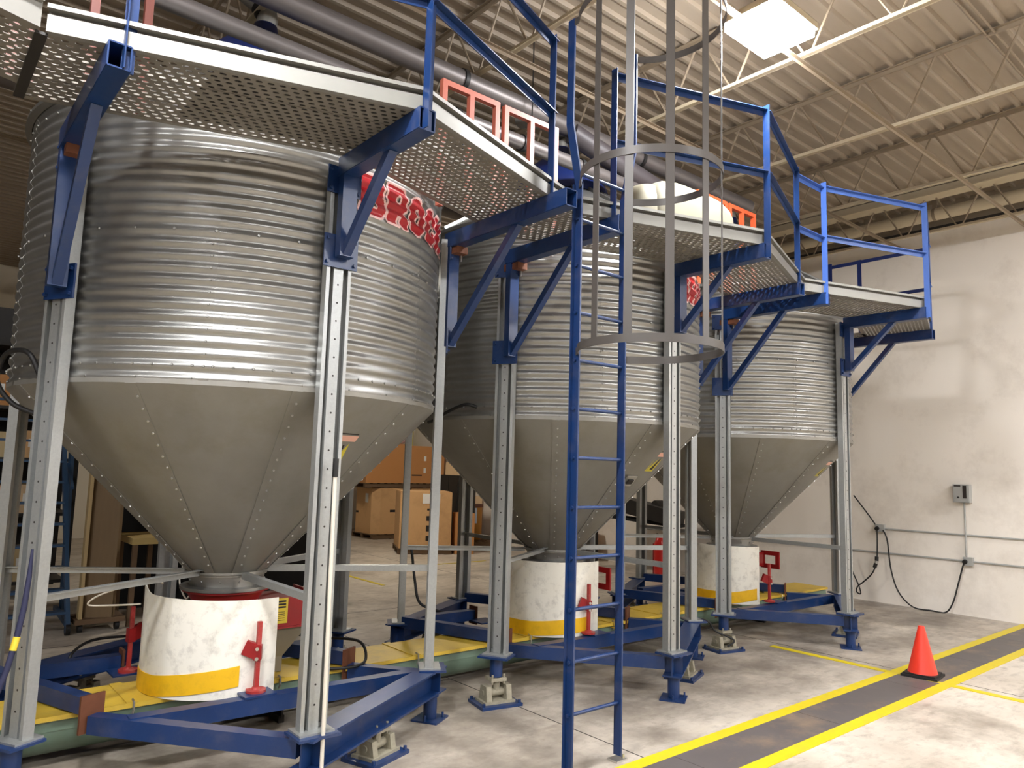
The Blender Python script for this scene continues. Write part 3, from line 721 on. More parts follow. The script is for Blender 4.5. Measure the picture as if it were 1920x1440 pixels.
for z, n in ((4.62, 'top_rail'), (4.12, 'mid_rail')):
    rail(cw[2], (6.229, 3.41, z-.02), (6.745, 3.41, z-.02), BLUEL, n)
    rail(cw[2], (9.245, 3.41, z), (9.47, 3.47, z), BLUEL, n); rail(cw[2], (9.47, 3.47, z), (9.47, 4.72, z), BLUED, n)
post(cw[2], 9.47, 4.70, 4.64, ZBT, BLUED); post(cw[2], 9.47, 4.31, 4.62, ZBT, BLUED)
b = MB(); deck(b, (8.9, 4.06, 0), (.62, 0, 0), (0, .72, 0), 12, 18, ZBT+.002); part(b, 'deck_panel', DECKM, cw[2])
b = MB(); b.bb(9.25, 9.5, 4.48, 4.56, ZBB, ZBT); b.bb(8.92, 9.53, 4.72, 4.8, ZBB, ZBT); part(b, 'bracket_beam', BLUED, cw[2])
# red oxide inner guard railings at the landings between the bins
def gframe(x0, x1, m, label):
    y = 4.05; x0 *= .942; x1 *= .942; t = thing('guard_railing', label, 'railing', ((x0+x1)/2, y, ZBT), 'red oxide guard railings'); s = .04
    b = MB(); b.bar((x0, y, 4.44), (x1, y, 4.44), s, s); part(b, 'top_bar', m, t)
    for x in (x0+s/2, (x0+x1)/2, x1-s/2):
        b = MB(); b.bar((x, y, ZBT+.006), (x, y, 4.42), s, s, (0, 1, 0)); part(b, 'upright', m, t)
gframe(2.85, 3.39, SALM, 'faded red guard railing at the landing, left one beside the nearest bin')
gframe(3.44, 4.02, SALM, 'faded red guard railing at the landing, right one behind the blue posts')
gframe(5.95, 6.46, ORNG, 'orange-red guard railing beside the cream bag, left one')
gframe(6.5, 7.0, ORNG, 'orange-red guard railing beside the cream bag, right one')
gframe(-.25, .30, MAROON, 'dark red guard railing above the left end of the near catwalk, left one')
gframe(.34, .90, MAROON, 'dark red guard railing above the left end of the near catwalk, right one')
b = MB(); b.bb(0, 1, 0, 1, 0, 1); b.v = [(.97+.88*x, outer(SX[0], .97+.88*x)+.03+.63*y, ZBT+.008+.006*z) for x, y, z in b.v]
solo(b, 'rubber_mat', DARK, 'black rubber mat lying on the near catwalk deck', 'mat', (1.4, 3.3, ZBT))
# cream bulk bag on the middle catwalk
b = MB()
def lobe(c, h, n=20, m=10):
    vs = []; fs = []
    for i in range(m+1):
        f = -PI/2+PI*i/m; cz = math.copysign(abs(math.sin(f))**.7, math.sin(f)); cr = abs(math.cos(f))**.5
        for k in range(n):
            a = 2*PI*k/n; vs.append((c[0]+h[0]*cr*math.copysign(abs(math.cos(a))**.55, math.cos(a)), c[1]+h[1]*cr*math.copysign(abs(math.sin(a))**.55, math.sin(a)), c[2]+h[2]*cz))
    for i in range(m):
        for k in range(n): fs.append((i*n+k, i*n+(k+1) % n, (i+1)*n+(k+1) % n, (i+1)*n+k))
    b.add(vs, fs)
lobe((4.74, 3.52, 3.80), (.54, .17, .25)); lobe((4.38, 3.56, 3.77), (.3, .15, .215))
solo(b, 'bulk_bag', TANK, 'cream woven bulk bag slumped on the middle catwalk deck', 'bag', (5., 3.5, 3.55), smooth=60)

# ------------------------------------------------------------------ caged ladder
LX0, LX1, LY = 3.235, 3.665, 3.24
t = thing('caged_ladder', 'tall blue fixed ladder with grey safety cage, foot on the floor', 'ladder', (3.45, LY, 0))
for s, x in ((-1, LX0), (1, LX1)):
    b = MB(); xt = x+s*.09
    pts = [(x, .03), (x, 3.62), (xt, 4.0), (xt, 4.70)]
    for i in range(3): b.bar((pts[i][0], LY, pts[i][1]), (pts[i+1][0], LY, pts[i+1][1]+.01), .012, .06, (0, 1, 0)) if i != 1 else b.bar((pts[i][0], LY, pts[i][1]), (pts[i+1][0], LY, pts[i+1][1]), .012, .06, (0, 1, 0))
    b.bb(x-.02, x+.02, LY-.025, LY-.013, .03, 3.62) if False else None
    b.v = [(p if True else p, q, z) for p, q, z in b.v]
    rl = part(b, 'side_rail', BLUE, t)
    b = MB(); b.bb(x-.024*(s < 0)-.006, x+.024*(s > 0)+.006, LY+.022, LY+.03, .03, 3.62); b.build('rail_flange', BLUE, rl)
    b = MB(); b.bb(x-.05, x+.05, LY-.04, LY+.04, 0, .012); b.cyl((x+.03, LY-.02, .01), (x+.03, LY-.02, .035), .01, n=6); b.build('foot_clip', CHROME, rl)
for i in range(12):
    z = .346+.3045*i; b = MB(); b.cyl((LX0-.02, LY, z), (LX1+.02, LY, z), .0115, n=10); part(b, 'rung', BLUE, t, 40)
CX, CY, CR = 3.465, 2.845, .432
def hoop(z, r, cx, cy, xa, xb):
    a0 = math.degrees(math.atan2(LY-cy, xa-cx)); a1 = math.degrees(math.atan2(LY-cy, xb-cx))
    b = MB(); n = 48; arc = [a0+(360-(a0-a1))*i/n for i in range(n+1)]
    vs = []
    for i, a in enumerate(arc):
        k = 1.
        rr = math.hypot(LY-cy, xa-cx) if i == 0 else (math.hypot(LY-cy, xb-cx) if i == n else r)
        for q in (rr, rr+.006):
            for zz in (z-.024, z+.024): vs.append((cx+q*math.cos(R(a)), cy+q*math.sin(R(a)), zz))
    fs = []
    for i in range(n):
        o = 4*i; q = o+4; fs += [(o+2, q+2, q+3, o+3), (o, o+1, q+1, q), (o+1, o+3, q+3, q+1), (o, q, q+2, o+2)]
    b.add(vs, fs); part(b, 'cage_hoop', GREYP, t, 40)
hoop(2.53, CR, CX, CY, LX0, LX1); hoop(3.615, CR, CX, CY, LX0, LX1); hoop(4.68, CR+.03, CX+.02, CY+.02, LX0-.09, LX1+.09)
for a in (172, 203, 234, 266, 299):
    c, s = math.cos(R(a)), math.sin(R(a)); b = MB(); M = Matrix(((-s, c, 0), (c, s, 0), (0, 0, 1)))
    p = V((CX+c*(CR-.005), CY+s*(CR-.005), 0)); b.box(p+V((0, 0, 3.62)), (.05, .006, 2.2), M=Matrix((V((-s, c, 0)), V((c, s, 0)), V((0, 0, 1)))).transposed()); part(b, 'cage_strap', GREYP, t)

# ------------------------------------------------------------------ small things about the bins
def cord(name, pts, r, m, label, cat='cord', n=8, sub=8):
    P = [V(p) for p in pts]; out = []
    for i in range(len(P)-1):
        p0, p1, p2, p3 = P[max(i-1, 0)], P[i], P[i+1], P[min(i+2, len(P)-1)]
        for k in range(sub):
            s = k/sub; out.append(.5*((2*p1)+(p2-p0)*s+(2*p0-5*p1+4*p2-p3)*s*s+(3*p1-p0-3*p2+p3)*s**3))
    out.append(P[-1]); b = MB(); b.tube(out, r, n)
    return solo(b, name, m, label, cat, tuple(P[0]), smooth=60)
def P3(a, r, z, cx=SX[0]): return (cx+r*math.cos(R(a)), SY+r*math.sin(R(a)), z)
cord('probe_hose', [P3(205, 1.42, 2.2), P3(203, 1.46, 2.33), P3(198, 1.47, 2.36), P3(192, 1.47, 2.33), P3(188, 1.46, 2.2), P3(189, 1.38, 2.08), P3(194, 1.28, 2.02)], .014, DARK, 'black hose looped at the left rim of the nearest bin', 'hose')
cord('probe_hose', [P3(200, 1.43, 2.28, SX[1]), P3(196, 1.46, 2.30, SX[1]), P3(188, 1.46, 2.24, SX[1]), P3(182, 1.46, 2.18, SX[1]), P3(176, 1.42, 2.17, SX[1])], .014, DARK, 'black hose on the lower rim of the middle bin', 'hose')
b = MB(); b.cyl((1.905, 3.745, .0), (1.885, 3.735, 1.72), .011, n=10); b.mi = 1; b.cyl((1.885, 3.735, 1.72), (1.884, 3.734, 1.82), .016, n=10)
solo(b, 'sampling_pole', [PVC, DARK], 'off-white pole with black tip leaning on the nearest bin leg', 'pole', (1.905, 3.745, 0), smooth=40)
SP = [(.59, 1.329, 4.47), (.588, 1.2, 4.46), (.579, 1.047, 4.44), (.56, .898, 4.42), (.533, .757, 4.40), (.497, .635, 4.38), (.413, .435, 4.36), (.33, .2, 4.34), (.29, .02, 4.33)]
SP = [(x*y/4.36, y, 1.796+(z-1.796)*y/4.36) for x, z, y in SP]
b = MB(); b.tube(SP, [.006, .012, .014, .014, .014, .014, .014, .014, .012], 8); b.mi = 1
p = V(SP[3]); q = V(SP[4]); b.tube([p.lerp(q, -.1), p.lerp(q, .35)], .0165, 8)
solo(b, 'webbing_strap', [mat('navy_webbing', (30, 32, 62), .7), LBL], 'navy strap leaning on the front left leg of the nearest bin', 'strap', (.29, 4.33, 0), smooth=60)
cord('power_cord', [(1.42, 5.1, 1.0), (1.36, 5.15, 1.02), (1.15, 5.4, .92), (1.08, 5.5, .84), (1.2, 5.45, .83), (1.36, 5.35, .84)], .006, PVC, 'pale cable sagging left of the near white guard')
cord('power_cord', [(1.64, 5.46, 1.06), (1.62, 5.44, .95), (1.66, 5.4, .84), (1.7, 5.4, .92), (1.72, 5.42, .99)], .006, PVC, 'pale cable looped at the cone tip of the nearest bin')
cord('air_hose', [(1.07, 5.9, .36), (1.1, 5.93, .45), (1.25, 6.1, .48), (1.5, 6.2, .46), (1.7, 6.2, .44)], .01, DARK, 'black hose curving over the rear frame left of the near guard', 'hose')
cord('air_hose', [(2.55, 5.75, .44), (2.75, 5.5, .43), (2.9, 5.2, .44), (2.85, 5.0, .35), (2.7, 4.95, .33), (2.5, 5.05, .325)], .011, DARK, 'black hose over the frame tube end right of the near guard', 'hose')
cord('air_hose', [(3.95, 6.15, 1.0), (3.97, 6.1, .7), (4.0, 6.05, .5), (4.15, 6.0, .42), (4.35, 5.95, .35), (4.2, 5.9, .3)], .013, DARK, 'black hose hanging beside the rear left leg of the middle bin', 'hose')
cord('air_hose', [(6.42, 4.75, .33), (6.55, 4.6, .3), (6.62, 4.55, .2), (6.75, 4.42, .12), (6.68, 4.45, .06)], .009, DARK, 'black hose dropping to the load cell between middle and end bins', 'hose')
cord('air_hose', [(8.0, 5.62, .43), (8.4, 5.6, .44), (8.6, 5.5, .42), (8.65, 5.35, .34), (8.6, 5.2, .33)], .011, DARK, 'black hose over the blue tube right of the end wall guard', 'hose')
b = MB(); b.box((4.86, 5.02-.74+.0, 1.62), (.1, .006, .14), M=Matrix.Rotation(R(8), 3, 'Z')@Matrix.Rotation(R(-45), 3, 'X'))
# level switch plate on the middle cone
a = R(262+10); c = V((math.cos(a), math.sin(a), 0)); nr = V((c.x*.714, c.y*.714, -.70)); tg = V((-c.y, c.x, 0)); sl = tg.cross(nr)
p = V((SX[1], SY, 0))+c*.92+V((0, 0, 1.72))
t = thing('access_plate', 'small shiny square plate on the cone of the middle bin', 'access plate', tuple(p))
b = MB(); b.box(p+nr*.012, (.13, .12, .012), M=Matrix((tg, sl, nr)).transposed()); part(b, 'plate', CHROME, t)
b = MB(); b.box(p+nr*.024, (.07, .05, .014), M=Matrix((tg, sl, nr)).transposed()); part(b, 'latch', DKST, t)

# traffic cone
x, y = 7.46, 2.90
t = thing('traffic_cone', 'orange-red traffic cone standing on the dark floor plate', 'traffic cone', (x, y, 0))
b = MB(); b.box((x, y, .012), (.3, .3, .024), yaw=8); b.box((x, y, .03), (.26, .26, .014), yaw=8); part(b, 'base', DARK, t)
b = MB(); b.lathe([(.125, .035), (.12, .05), (.03, .43), (.026, .45), (0, .45)], (x, y, 0), 32); part(b, 'body', CONER, t, 40)

# ------------------------------------------------------------------ end wall fittings
t = thing('control_box', 'grey wall control box with a dark indicator panel on the cream wall', 'control box', (XW, 3.77, 1.5))
b = MB(); b.prism([(-.1, 1.5), (.1, 1.5), (.1, 1.745), (-.1, 1.745)], (XW-.001, 3.77, 0), (XW-.1, 3.77, 0)); b.bb(XW-.11, XW-.1, 3.68, 3.86, 1.51, 1.735); part(b, 'housing', GREYB, t)
b = MB(); b.bb(XW-.114, XW-.11, 3.70, 3.745, 1.56, 1.73)
part(b, 'indicator_panel', INK, t)
b = MB(); b.bb(XW-.113, XW-.11, 3.77, 3.85, 1.715, 1.733); part(b, 'name_strip', INK, t)
b = MB(); b.cyl((XW-.11, 3.80, 1.57), (XW-.125, 3.80, 1.57), .012, n=10); part(b, 'knob', DKST, t)
def conduit(pts, r, label):
    b = MB()
    for i in range(len(pts)-1): b.cyl(pts[i], pts[i+1], r, n=10)
    return solo(b, 'conduit', GREYB, label, 'conduit', pts[0], smooth=40)
conduit([(XW-.02, 4.86, 1.066), (XW-.02, -3., 1.066)], .012, 'grey conduit along the cream wall, upper run')
conduit([(XW-.02, 9.5, .712), (XW-.02, -3., .73)], .012, 'grey conduit along the cream wall, lower run')
conduit([(XW-.035, 3.755, 1.5), (XW-.035, 3.755, .78)], .012, 'grey conduit dropping from the wall control box')
for y, z, lab in ((4.88, 1.07, 'small grey junction box at the end of the upper wall conduit'), (3.735, .72, 'small grey outlet box on the lower wall conduit')):
    t = thing('junction_box', lab, 'junction box', (XW, y, z)); b = MB(); b.bb(XW-.06, XW, y-.06, y+.06, z-.055, z+.055); part(b, 'box', GREYB, t)
    b = MB(); b.cyl((XW-.06, y+.03, z), (XW-.09, y+.03, z-.01), .03, n=12); part(b, 'plug', DARK, t, 40)
cord('power_cord', [(XW-.08, 4.82, 1.05), (XW-.09, 4.76, .9), (XW-.09, 4.72, .5), (XW-.1, 4.62, .2), (XW-.14, 4.42, .03), (XW-.1, 4.2, .012), (XW-.1, 4.02, .015), (XW-.08, 3.93, .15), (XW-.07, 3.86, .4), (XW-.07, 3.79, .66), (XW-.08, 3.76, .71)], .010, DARK, 'black cord drooping to the floor between the two wall boxes')
cord('power_cord', [(XW-.05, 5.25, 1.53), (XW-.05, 5.05, 1.27), (XW-.05, 4.92, 1.09)], .010, DARK, 'black cord slanting down to the upper wall junction box')
cord('power_cord', [(XW-.07, 4.91, 1.03), (XW-.08, 4.91, .8), (XW-.09, 4.92, .6), (XW-.1, 4.98, .42), (XW-.1, 5.12, .27), (XW-.1, 5.2, .2), (XW-.1, 5.22, .12), (XW-.1, 5.16, .1), (XW-.1, 5.18, .2), (XW-.1, 5.27, .4), (XW-.1, 5.36, .62)], .010, DARK, 'black cord with a plug hanging behind the last bin leg')
b = MB(); b.cyl((XW-.085, 4.918, .66), (XW-.088, 4.92, .6), .026, n=12); b.mi = 1; b.cyl((XW-.088, 4.92, .6), (XW-.09, 4.93, .565), .026, n=12); b.mi = 0; b.cyl((XW-.09, 4.93, .565), (XW-.094, 4.95, .5), .026, n=12)
solo(b, 'cord_connector', [DARK, CHROME], 'black and silver cord connector hanging on the cream wall', 'connector', (XW-.09, 4.92, .58), smooth=40)
b = MB(); b.bb(XW-.03, XW-.002, 5.35, 5.5, .45, .82)
solo(b, 'wall_disconnect', GREYB, 'grey disconnect box low on the cream wall behind the last leg', 'disconnect box', (XW, 5.4, .45))

# ceiling pieces
t = thing('ceiling_junction_box', 'dark round junction box on the roof deck right of the light panel', 'junction box', (6.15, 1.9, ZD))
b = MB(); b.cyl((6.15, 1.9, ZD-.09), (6.15, 1.9, ZD-.002), .07, n=20); part(b, 'box', DKST, t, 40)
b = MB(); b.tube([(6.2, 1.88, ZD-.05), (6.3, 1.75, ZD-.05), (6.2, 1.62, ZD-.05), (6.05, 1.62, ZD-.05), (6.0, 1.72, ZD-.05)], .012, 8); part(b, 'flexible_lead', DKST, t, 60)
for y, lab in ((1.98, 'thin cream conduit under the roof deck, left of a twin run'), (2.04, 'thin cream conduit under the roof deck, right of a twin run')):
    b = MB(); b.cyl((4.5, y, ZD-.03), (XW-.1, y, ZD-.03), .011, n=8); solo(b, 'roof_conduit', CREAMD, lab, 'conduit', (4.5, y, ZD-.03), smooth=40)
def pipe_run(name, y, z, r, x0, x1, rings, label, m=DUCT):
    t = thing(name, label, 'duct', (x0, y, z)); b = MB(); b.cyl((x0, y, z), (x1, y, z), r, n=22); part(b, 'pipe', m, t, 40)
    for x in rings: b = MB(); b.cyl((x-.02, y, z), (x+.02, y, z), r+.012, n=22); part(b, 'flange', DARK, t, 40)
    for x in rings[::2]: b = MB(); b.cyl((x+.1, y, z+r), (x+.1, y, ZD), .006, n=6); part(b, 'hanger_rod', DKST, t)
pipe_run('transfer_duct', 4.75, 4.98, .085, -3, 7.6, (1.0, 3.35, 4.3, 5.6), 'grey transfer duct over the bins, upper of two parallel ducts')
pipe_run('transfer_duct', 4.6, 4.56, .06, -3, 6.9, (.6, 3.2, 3.9, 4.6), 'grey transfer duct over the bins, lower of two parallel ducts')
pipe_run('transfer_duct', 7.3, 5.0, .14, -3, 10.6, (2, 4.4, 6.1, 8.0), 'thick grey duct behind the bins under the roof')
def feed(cx, pts, r, label):
    P = [V(p) for p in pts]; t = thing('feed_hose', label, 'feed pipe', tuple(P[0])); out = []
    for i in range(len(P)-1):
        p0, p1, p2, p3 = P[max(i-1, 0)], P[i], P[i+1], P[min(i+2, len(P)-1)]
        for k in range(10): s = k/10; out.append(.5*((2*p1)+(p2-p0)*s+(2*p0-5*p1+4*p2-p3)*s*s+(3*p1-p0-3*p2+p3)*s**3))
    out.append(P[-1]); b = MB(); b.tube(out, r, 18); part(b, 'pipe', ALU, t, 60)
    i = len(out)//3; d = (out[i+1]-out[i]).normalized(); b = MB(); b.cyl(out[i]-d*.035, out[i]+d*.035, r+.012, n=20); part(b, 'clamp_band', DARK, t, 40)
feed(SX[0], [(SX[0], SY, ZE+1.19), (SX[0], SY, ZE+1.3), (SX[0]-.1, SY+.06, ZE+1.42), (SX[0]-.45, SY+.2, ZE+1.62), (SX[0]-.9, SY+.5, ZE+1.68)], .075, 'pale feed pipe bending left from the blue hood of the nearest bin')
feed(SX[1], [(SX[1], SY, ZE+1.19), (SX[1]-.02, SY, ZE+1.28), (SX[1]-.12, SY, ZE+1.38), (SX[1]-.35, SY-.05, ZE+1.36), (SX[1]-.7, SY-.2, ZE+1.2)], .075, 'pale feed pipe bending from the blue hood of the middle bin')
feed(SX[2], [(SX[2], SY, ZE+1.19), (SX[2]-.02, SY, ZE+1.28), (SX[2]-.12, SY, ZE+1.38), (SX[2]-.4, SY-.05, ZE+1.4), (SX[2]-1.1, SY-.2, ZE+1.25)], .075, 'pale feed pipe bending from the blue hood of the end bin')
cord('flexible_hose', [(4.6, 4.72, 4.92), (5.2, 4.6, 4.72), (5.7, 4.62, 4.66), (6.1, 4.8, 4.75), (6.5, 4.9, 4.85)], .10, mat('dark_ribbed_hose', (74, 68, 70), .5, .1, .4, 10, .7), 'thick dark flexible hose above the cream bag', 'hose', 14)
cord('air_hose', [(2.65, 4.35, 3.95), (2.75, 4.3, 4.2), (2.95, 4.35, 4.33), (3.1, 4.35, 4.2), (3.1, 4.35, 3.95)], .012, DARK, 'black hose arching behind the faded red guard railing', 'hose')

# ------------------------------------------------------------------ things standing behind the bins
def pallet(x, y, z, yaw, label, s=1.1):
    t = thing('pallet', label, 'pallet', (x, y, z)); M = Matrix.Rotation(R(yaw), 3, 'Z'); o = V((x, y, z))
    for k in (-1, 0, 1): b = MB(); b.box(o+M@V((0, k*s*.44, .055)), (s, .09, .085), yaw); part(b, 'stringer', PALW, t)
    b = MB()
    for k in range(6): b.box(o+M@V(((k-2.5)*s*.18, 0, .108)), (.11, s, .02), yaw)
    part(b, 'deck_boards', PALW, t)
    b = MB()
    for k in (-1, 0, 1): b.box(o+M@V((k*s*.42, 0, .009)), (.1, s, .016), yaw)
    part(b, 'bottom_boards', PALW, t)
def carton(x, y, z, sx, sy, h, yaw, label, m=CARD, labels=(), marks=(), octo=False):
    t = thing('gaylord_box', label, 'cardboard box', (x, y, z)); M = Matrix.Rotation(R(yaw), 3, 'Z'); o = V((x, y, z))
    b = MB()
    if octo:
        c = .16; q = [(-sx/2+c, -sy/2), (sx/2-c, -sy/2), (sx/2, -sy/2+c), (sx/2, sy/2-c), (sx/2-c, sy/2), (-sx/2+c, sy/2), (-sx/2, sy/2-c), (-sx/2, -sy/2+c)]
        vs = [o+M@V((p, r, zz)) for zz in (0, h) for p, r in q]; b.add(vs, [(i, (i+1) % 8, 8+(i+1) % 8, 8+i) for i in range(8)]+[tuple(range(8))[::-1], tuple(range(8, 16))])
    else: b.box(o+V((0, 0, h/2)), (sx, sy, h), yaw)
    part(b, 'box_body', m, t)
    b = MB(); b.box(o+V((0, 0, h+.006)), (sx*.98, sy*.98, .012) if not octo else (sx*.72, sy*.98, .012), yaw); part(b, 'lid', m, t)
    for face, u, v, w, hh, mm, nm in [(l+(PAPER, 'label_sheet')) for l in labels]+[(l+(INK, 'print_mark')) for l in marks]:
        b = MB()
        c = V((u, -sy/2-.003, v)) if face == 'f' else V((-sx/2-.003, u, v)); d = (w, .003, hh) if face == 'f' else (.003, w, hh)
        b.box(o+M@c, d, yaw); part(b, nm, mm, t)
pallet(9.56, 16.3, 0, 0, 'weathered pallet under the pale cardboard boxes far behind the bins')
carton(9.56, 16.3, .12, 1.06, 1.06, 1.09, 0, 'large tan cardboard box with small white label, lower left of the far stack', CARD, [('l', -.15, .85, .14, .22)], [('f', .1, .55, .4, .06), ('f', .25, .66, .08, .06), ('l', .3, .5, .12, .05)], octo=True)
pallet(9.3, 16.3, 1.225, 0, 'weathered pallet between two stacked cardboard boxes, left stack')
carton(9.3, 16.3, 1.345, 1.1, 1.1, .95, 0, 'large brown cardboard box on top of the left far stack', CARD2)
pallet(10.75, 16.5, 0, 0, 'weathered pallet under the right far stack of boxes')
carton(10.65, 16.4, .12, 1.06, 1.06, 1.09, 0, 'large tan cardboard box at the bottom of the right far stack', CARD)
pallet(10.45, 16.35, 1.225, 0, 'weathered pallet between two stacked cardboard boxes, right stack')
carton(10.46, 16.3, 1.345, 1.15, 1.0, .92, 0, 'brown cardboard box with two white labels on top of the right far stack', CARD2, [('f', -.02, .62, .07, .12), ('f', -.02, .32, .07, .12), ('f', .3, .65, .04, .04)], [('f', -.25, .2, .3, .03)])
pallet(8.75, 13.25, 0, -26, 'weathered pallet under the front tan box')
carton(8.75, 13.25, .12, 1.06, 1.06, 1.13, -26, 'tall tan cardboard box with white sheet, standing in front of the far stacks', CARD, [('f', .1, 1.0, .36, .2)], [('f', .1, .2, .18, .1), ('f', .1, .4, .18, .12), ('f', .1, .6, .18, .1), ('f', .12, .78, .2, .04)])
carton(9.36, 12.62, .0, .4, .4, .82, -26, 'plain brown cardboard box on the floor right of the front tan box', CARD2)
t = thing('storage_cabinet', 'dark steel cabinet with a box on top right of the front tan box', 'cabinet', (9.85, 13.4, 0))
b = MB(); b.bb(9.62, 10.1, 13.2, 13.9, 0, 1.6); part(b, 'body', DKST, t)
for y in (13.22, 13.56): b = MB(); b.bb(9.6, 9.622, y, y+.32, .05, 1.55); d = part(b, 'door', DKST, t); b = MB(); b.bb(9.585, 9.6, y+.26, y+.28, .8, .95); b.build('handle', CHROME, d)
carton(9.8, 13.5, 1.6, .34, .45, .27, 0, 'peach cardboard box on the dark steel cabinet', CARDP)
t = thing('fibre_drum', 'amber fibre drum with dark rim and pale label', 'drum', (10.6, 13.9, .12))
b = MB(); b.lathe([(0, .12), (.19, .12), (.2, .14), (.2, .88), (0, .88)], (10.6, 13.9, 0), 28); part(b, 'body', DRUMM, t, 40)
b = MB(); b.lathe([(.205, .86), (.212, .86), (.212, .93), (0, .94)], (10.6, 13.9, 0), 28); part(b, 'lid', RUST, t, 40)
b = MB(); b.band(10.6, 13.9, .2, 205, 255, lambda a: .5, lambda a: .85, .003, 10); part(b, 'label_sheet', mat('pale_blue_label', (200, 208, 218), .5), t)
pallet(10.7, 13.9, 0, 0, 'weathered pallet under the amber drum', 1.0)
carton(10.8, 14.6, .12, .7, .6, .95, 0, 'pale cardboard box behind the amber drum', CARDP)
t = thing('bollard', 'yellow painted post in front of the far white wall', 'post', (11.1, 17.6, 0)); b = MB(); b.cyl((11.1, 17.6, 0), (11.1, 17.6, 3.), .09, n=18); part(b, 'post', mat('yellow_post_paint', (222, 206, 90), .5), t, 40)
b = MB(); lobe((9.6, 16.2, 2.52), (.45, .4, .22)); solo(b, 'plastic_bag', mat('pale_pink_film', (222, 200, 206), .4), 'pale pink plastic bag on top of the left far stack', 'bag', (9.6, 16.2, 2.3), smooth=60)
carton(8.98, 16.1, 2.297, .42, .4, .14, 0, 'yellow-green carton on top of the left far stack', mat('yellow_green_carton', (196, 186, 60), .6))
carton(8.98, 16.1, 2.439, .42, .4, .2, 0, 'orange-pink carton on the yellow-green one, left far stack', mat('orange_pink_carton', (214, 146, 112), .7))
# right of the middle bin: torn box, dark machine, red cylinder
carton(10.72, 10.75, 0, .6, .7, .72, 0, 'torn brown cardboard box by the cream wall behind the middle bin', CARD, [('l', .2, .45, .14, .3)], [('l', -.1, .4, .3, .3)])
b = MB(); 
for i in range(9):
    a = random.random()*6.28; b.box((10.62+.25*random.random(), 10.5+.5*random.random(), .78+.1*random.random()), (.22, .012, .2), M=Matrix.Rotation(a, 3, 'Z')@Matrix.Rotation(random.uniform(-.8, .8), 3, 'X'))
solo(b, 'crumpled_paper', CARDP, 'crumpled kraft paper sticking out of the torn box', 'packing paper', (10.7, 10.7, .72))
t = thing('machine_chute', 'black sloping machine chute in front of the cream wall', 'machine', (10.4, 9.0, 0))
b = MB(); b.prism([(-.22, -.13), (.22, -.13), (.22, .13), (-.22, .13)], (10.2, 9.75, 1.33), (10.75, 8.1, .98)); part(b, 'chute', DKST, t)
b = MB(); b.cyl((10.6, 8.55, 1.2), (10.8, 8.55, 1.2), .09, n=16); part(b, 'roller', DKST, t, 40)
b = MB(); b.bar((10.2, 9.75, 1.0), (10.8, 8.1, .86), .4, .05); part(b, 'side_rail', BLK, t)
for x, y in ((10.0, 9.7), (10.4, 9.8), (10.6, 8.2), (10.9, 8.3)): b = MB(); b.bb(x-.03, x+.03, y-.03, y+.03, 0, .95); part(b, 'leg', DKST, t)
t = thing('fire_extinguisher', 'tall red wheeled extinguisher cylinder behind the right leg of the middle bin', 'fire extinguisher', (9.95, 7.92, 0))
b = MB(); b.lathe([(0, .02), (.085, .02), (.09, .06), (.09, .62), (.06, .7), (.03, .73), (0, .73)], (9.95, 7.92, 0), 22); part(b, 'cylinder', mat('glossy_red', (206, 40, 34), .3), t, 40)
b = MB(); b.bb(9.99, 10.15, 7.78, 8.1, .1, .6); part(b, 'back_plate', RED, t)
b = MB(); b.bar((9.93, 7.92, .74), (9.85, 7.9, .78), .025, .02); part(b, 'handle', DKST, t)
b = MB(); b.cyl((10.02, 7.8, .07), (10.02, 8.06, .07), .07, n=16); part(b, 'wheel', DARK, t, 40)

# left background: rolling ladder, plywood, bench, racks
t = thing('rolling_ladder', 'blue steel rolling warehouse ladder behind the nearest bin legs', 'rolling ladder', (1.1, 8.9, 0))
XA, XB = .62, 1.44
for x in (XA, XB): b = MB(); b.bar((x+.1*(x > 1), 8.65, .03), (x-.02, 8.95+.55, 2.6), .04, .045); part(b, 'stringer', BLUEC, t)
for x in (XA, XB+.16): b = MB(); b.bar((x+.06, 9.75, .03), (x-.02, 9.7, 2.5), .04, .045); part(b, 'rear_post', BLUEC, t)
for i in range(11):
    z = .22+.215*i; y = 8.68+.07*i; b = MB(); b.bb(XA-.01, XB+.08-.01*i, y, y+.13, z-.012, z+.012); part(b, 'tread', BLUEC, t)
for x in (XA, XB+.1): b = MB(); b.bar((x, 8.65, .1), (x+.05, 9.75, .1), .04, .05); part(b, 'base_rail', BLUEC, t)
b = MB(); b.bar((XB+.1, 9.1, 1.45), (XB+.14, 9.72, 1.7), .03, .03); part(b, 'brace', BLUEC, t)
for x in (XA, XB+.1): b = MB(); b.cyl((x-.02, 8.68, .06), (x+.02, 8.68, .06), .06, n=16); part(b, 'caster', DARK, t, 40)
t = thing('plywood_panel', 'tall grey-brown plywood panel on a low dolly behind the nearest bin', 'plywood panel', (1.78, 8.85, 0))
b = MB(); b.prism([(-.14, .14), (.14, .14), (.14, 1.9), (-.14, 1.9)], (1.80, 8.72, 0), (1.86, 8.86, 0)); part(b, 'panel', WOOD, t)
b = MB(); b.bb(1.632, 1.664, 8.70, 8.8, .14, 1.9); part(b, 'edge_strip', WOODP, t, label='pale edge strip')
b = MB(); b.bb(1.6, 2.06, 8.66, 9.05, .09, .14); part(b, 'dolly_board', PALW, t)
for x in (1.66, 2.0): b = MB(); b.cyl((x-.02, 8.74, .045), (x+.02, 8.74, .045), .045, n=14); part(b, 'caster', DARK, t, 40)
t = thing('timber_bench', 'rough timber bench with diagonal brace right of the plywood panel', 'bench', (2.3, 9.0, 0))
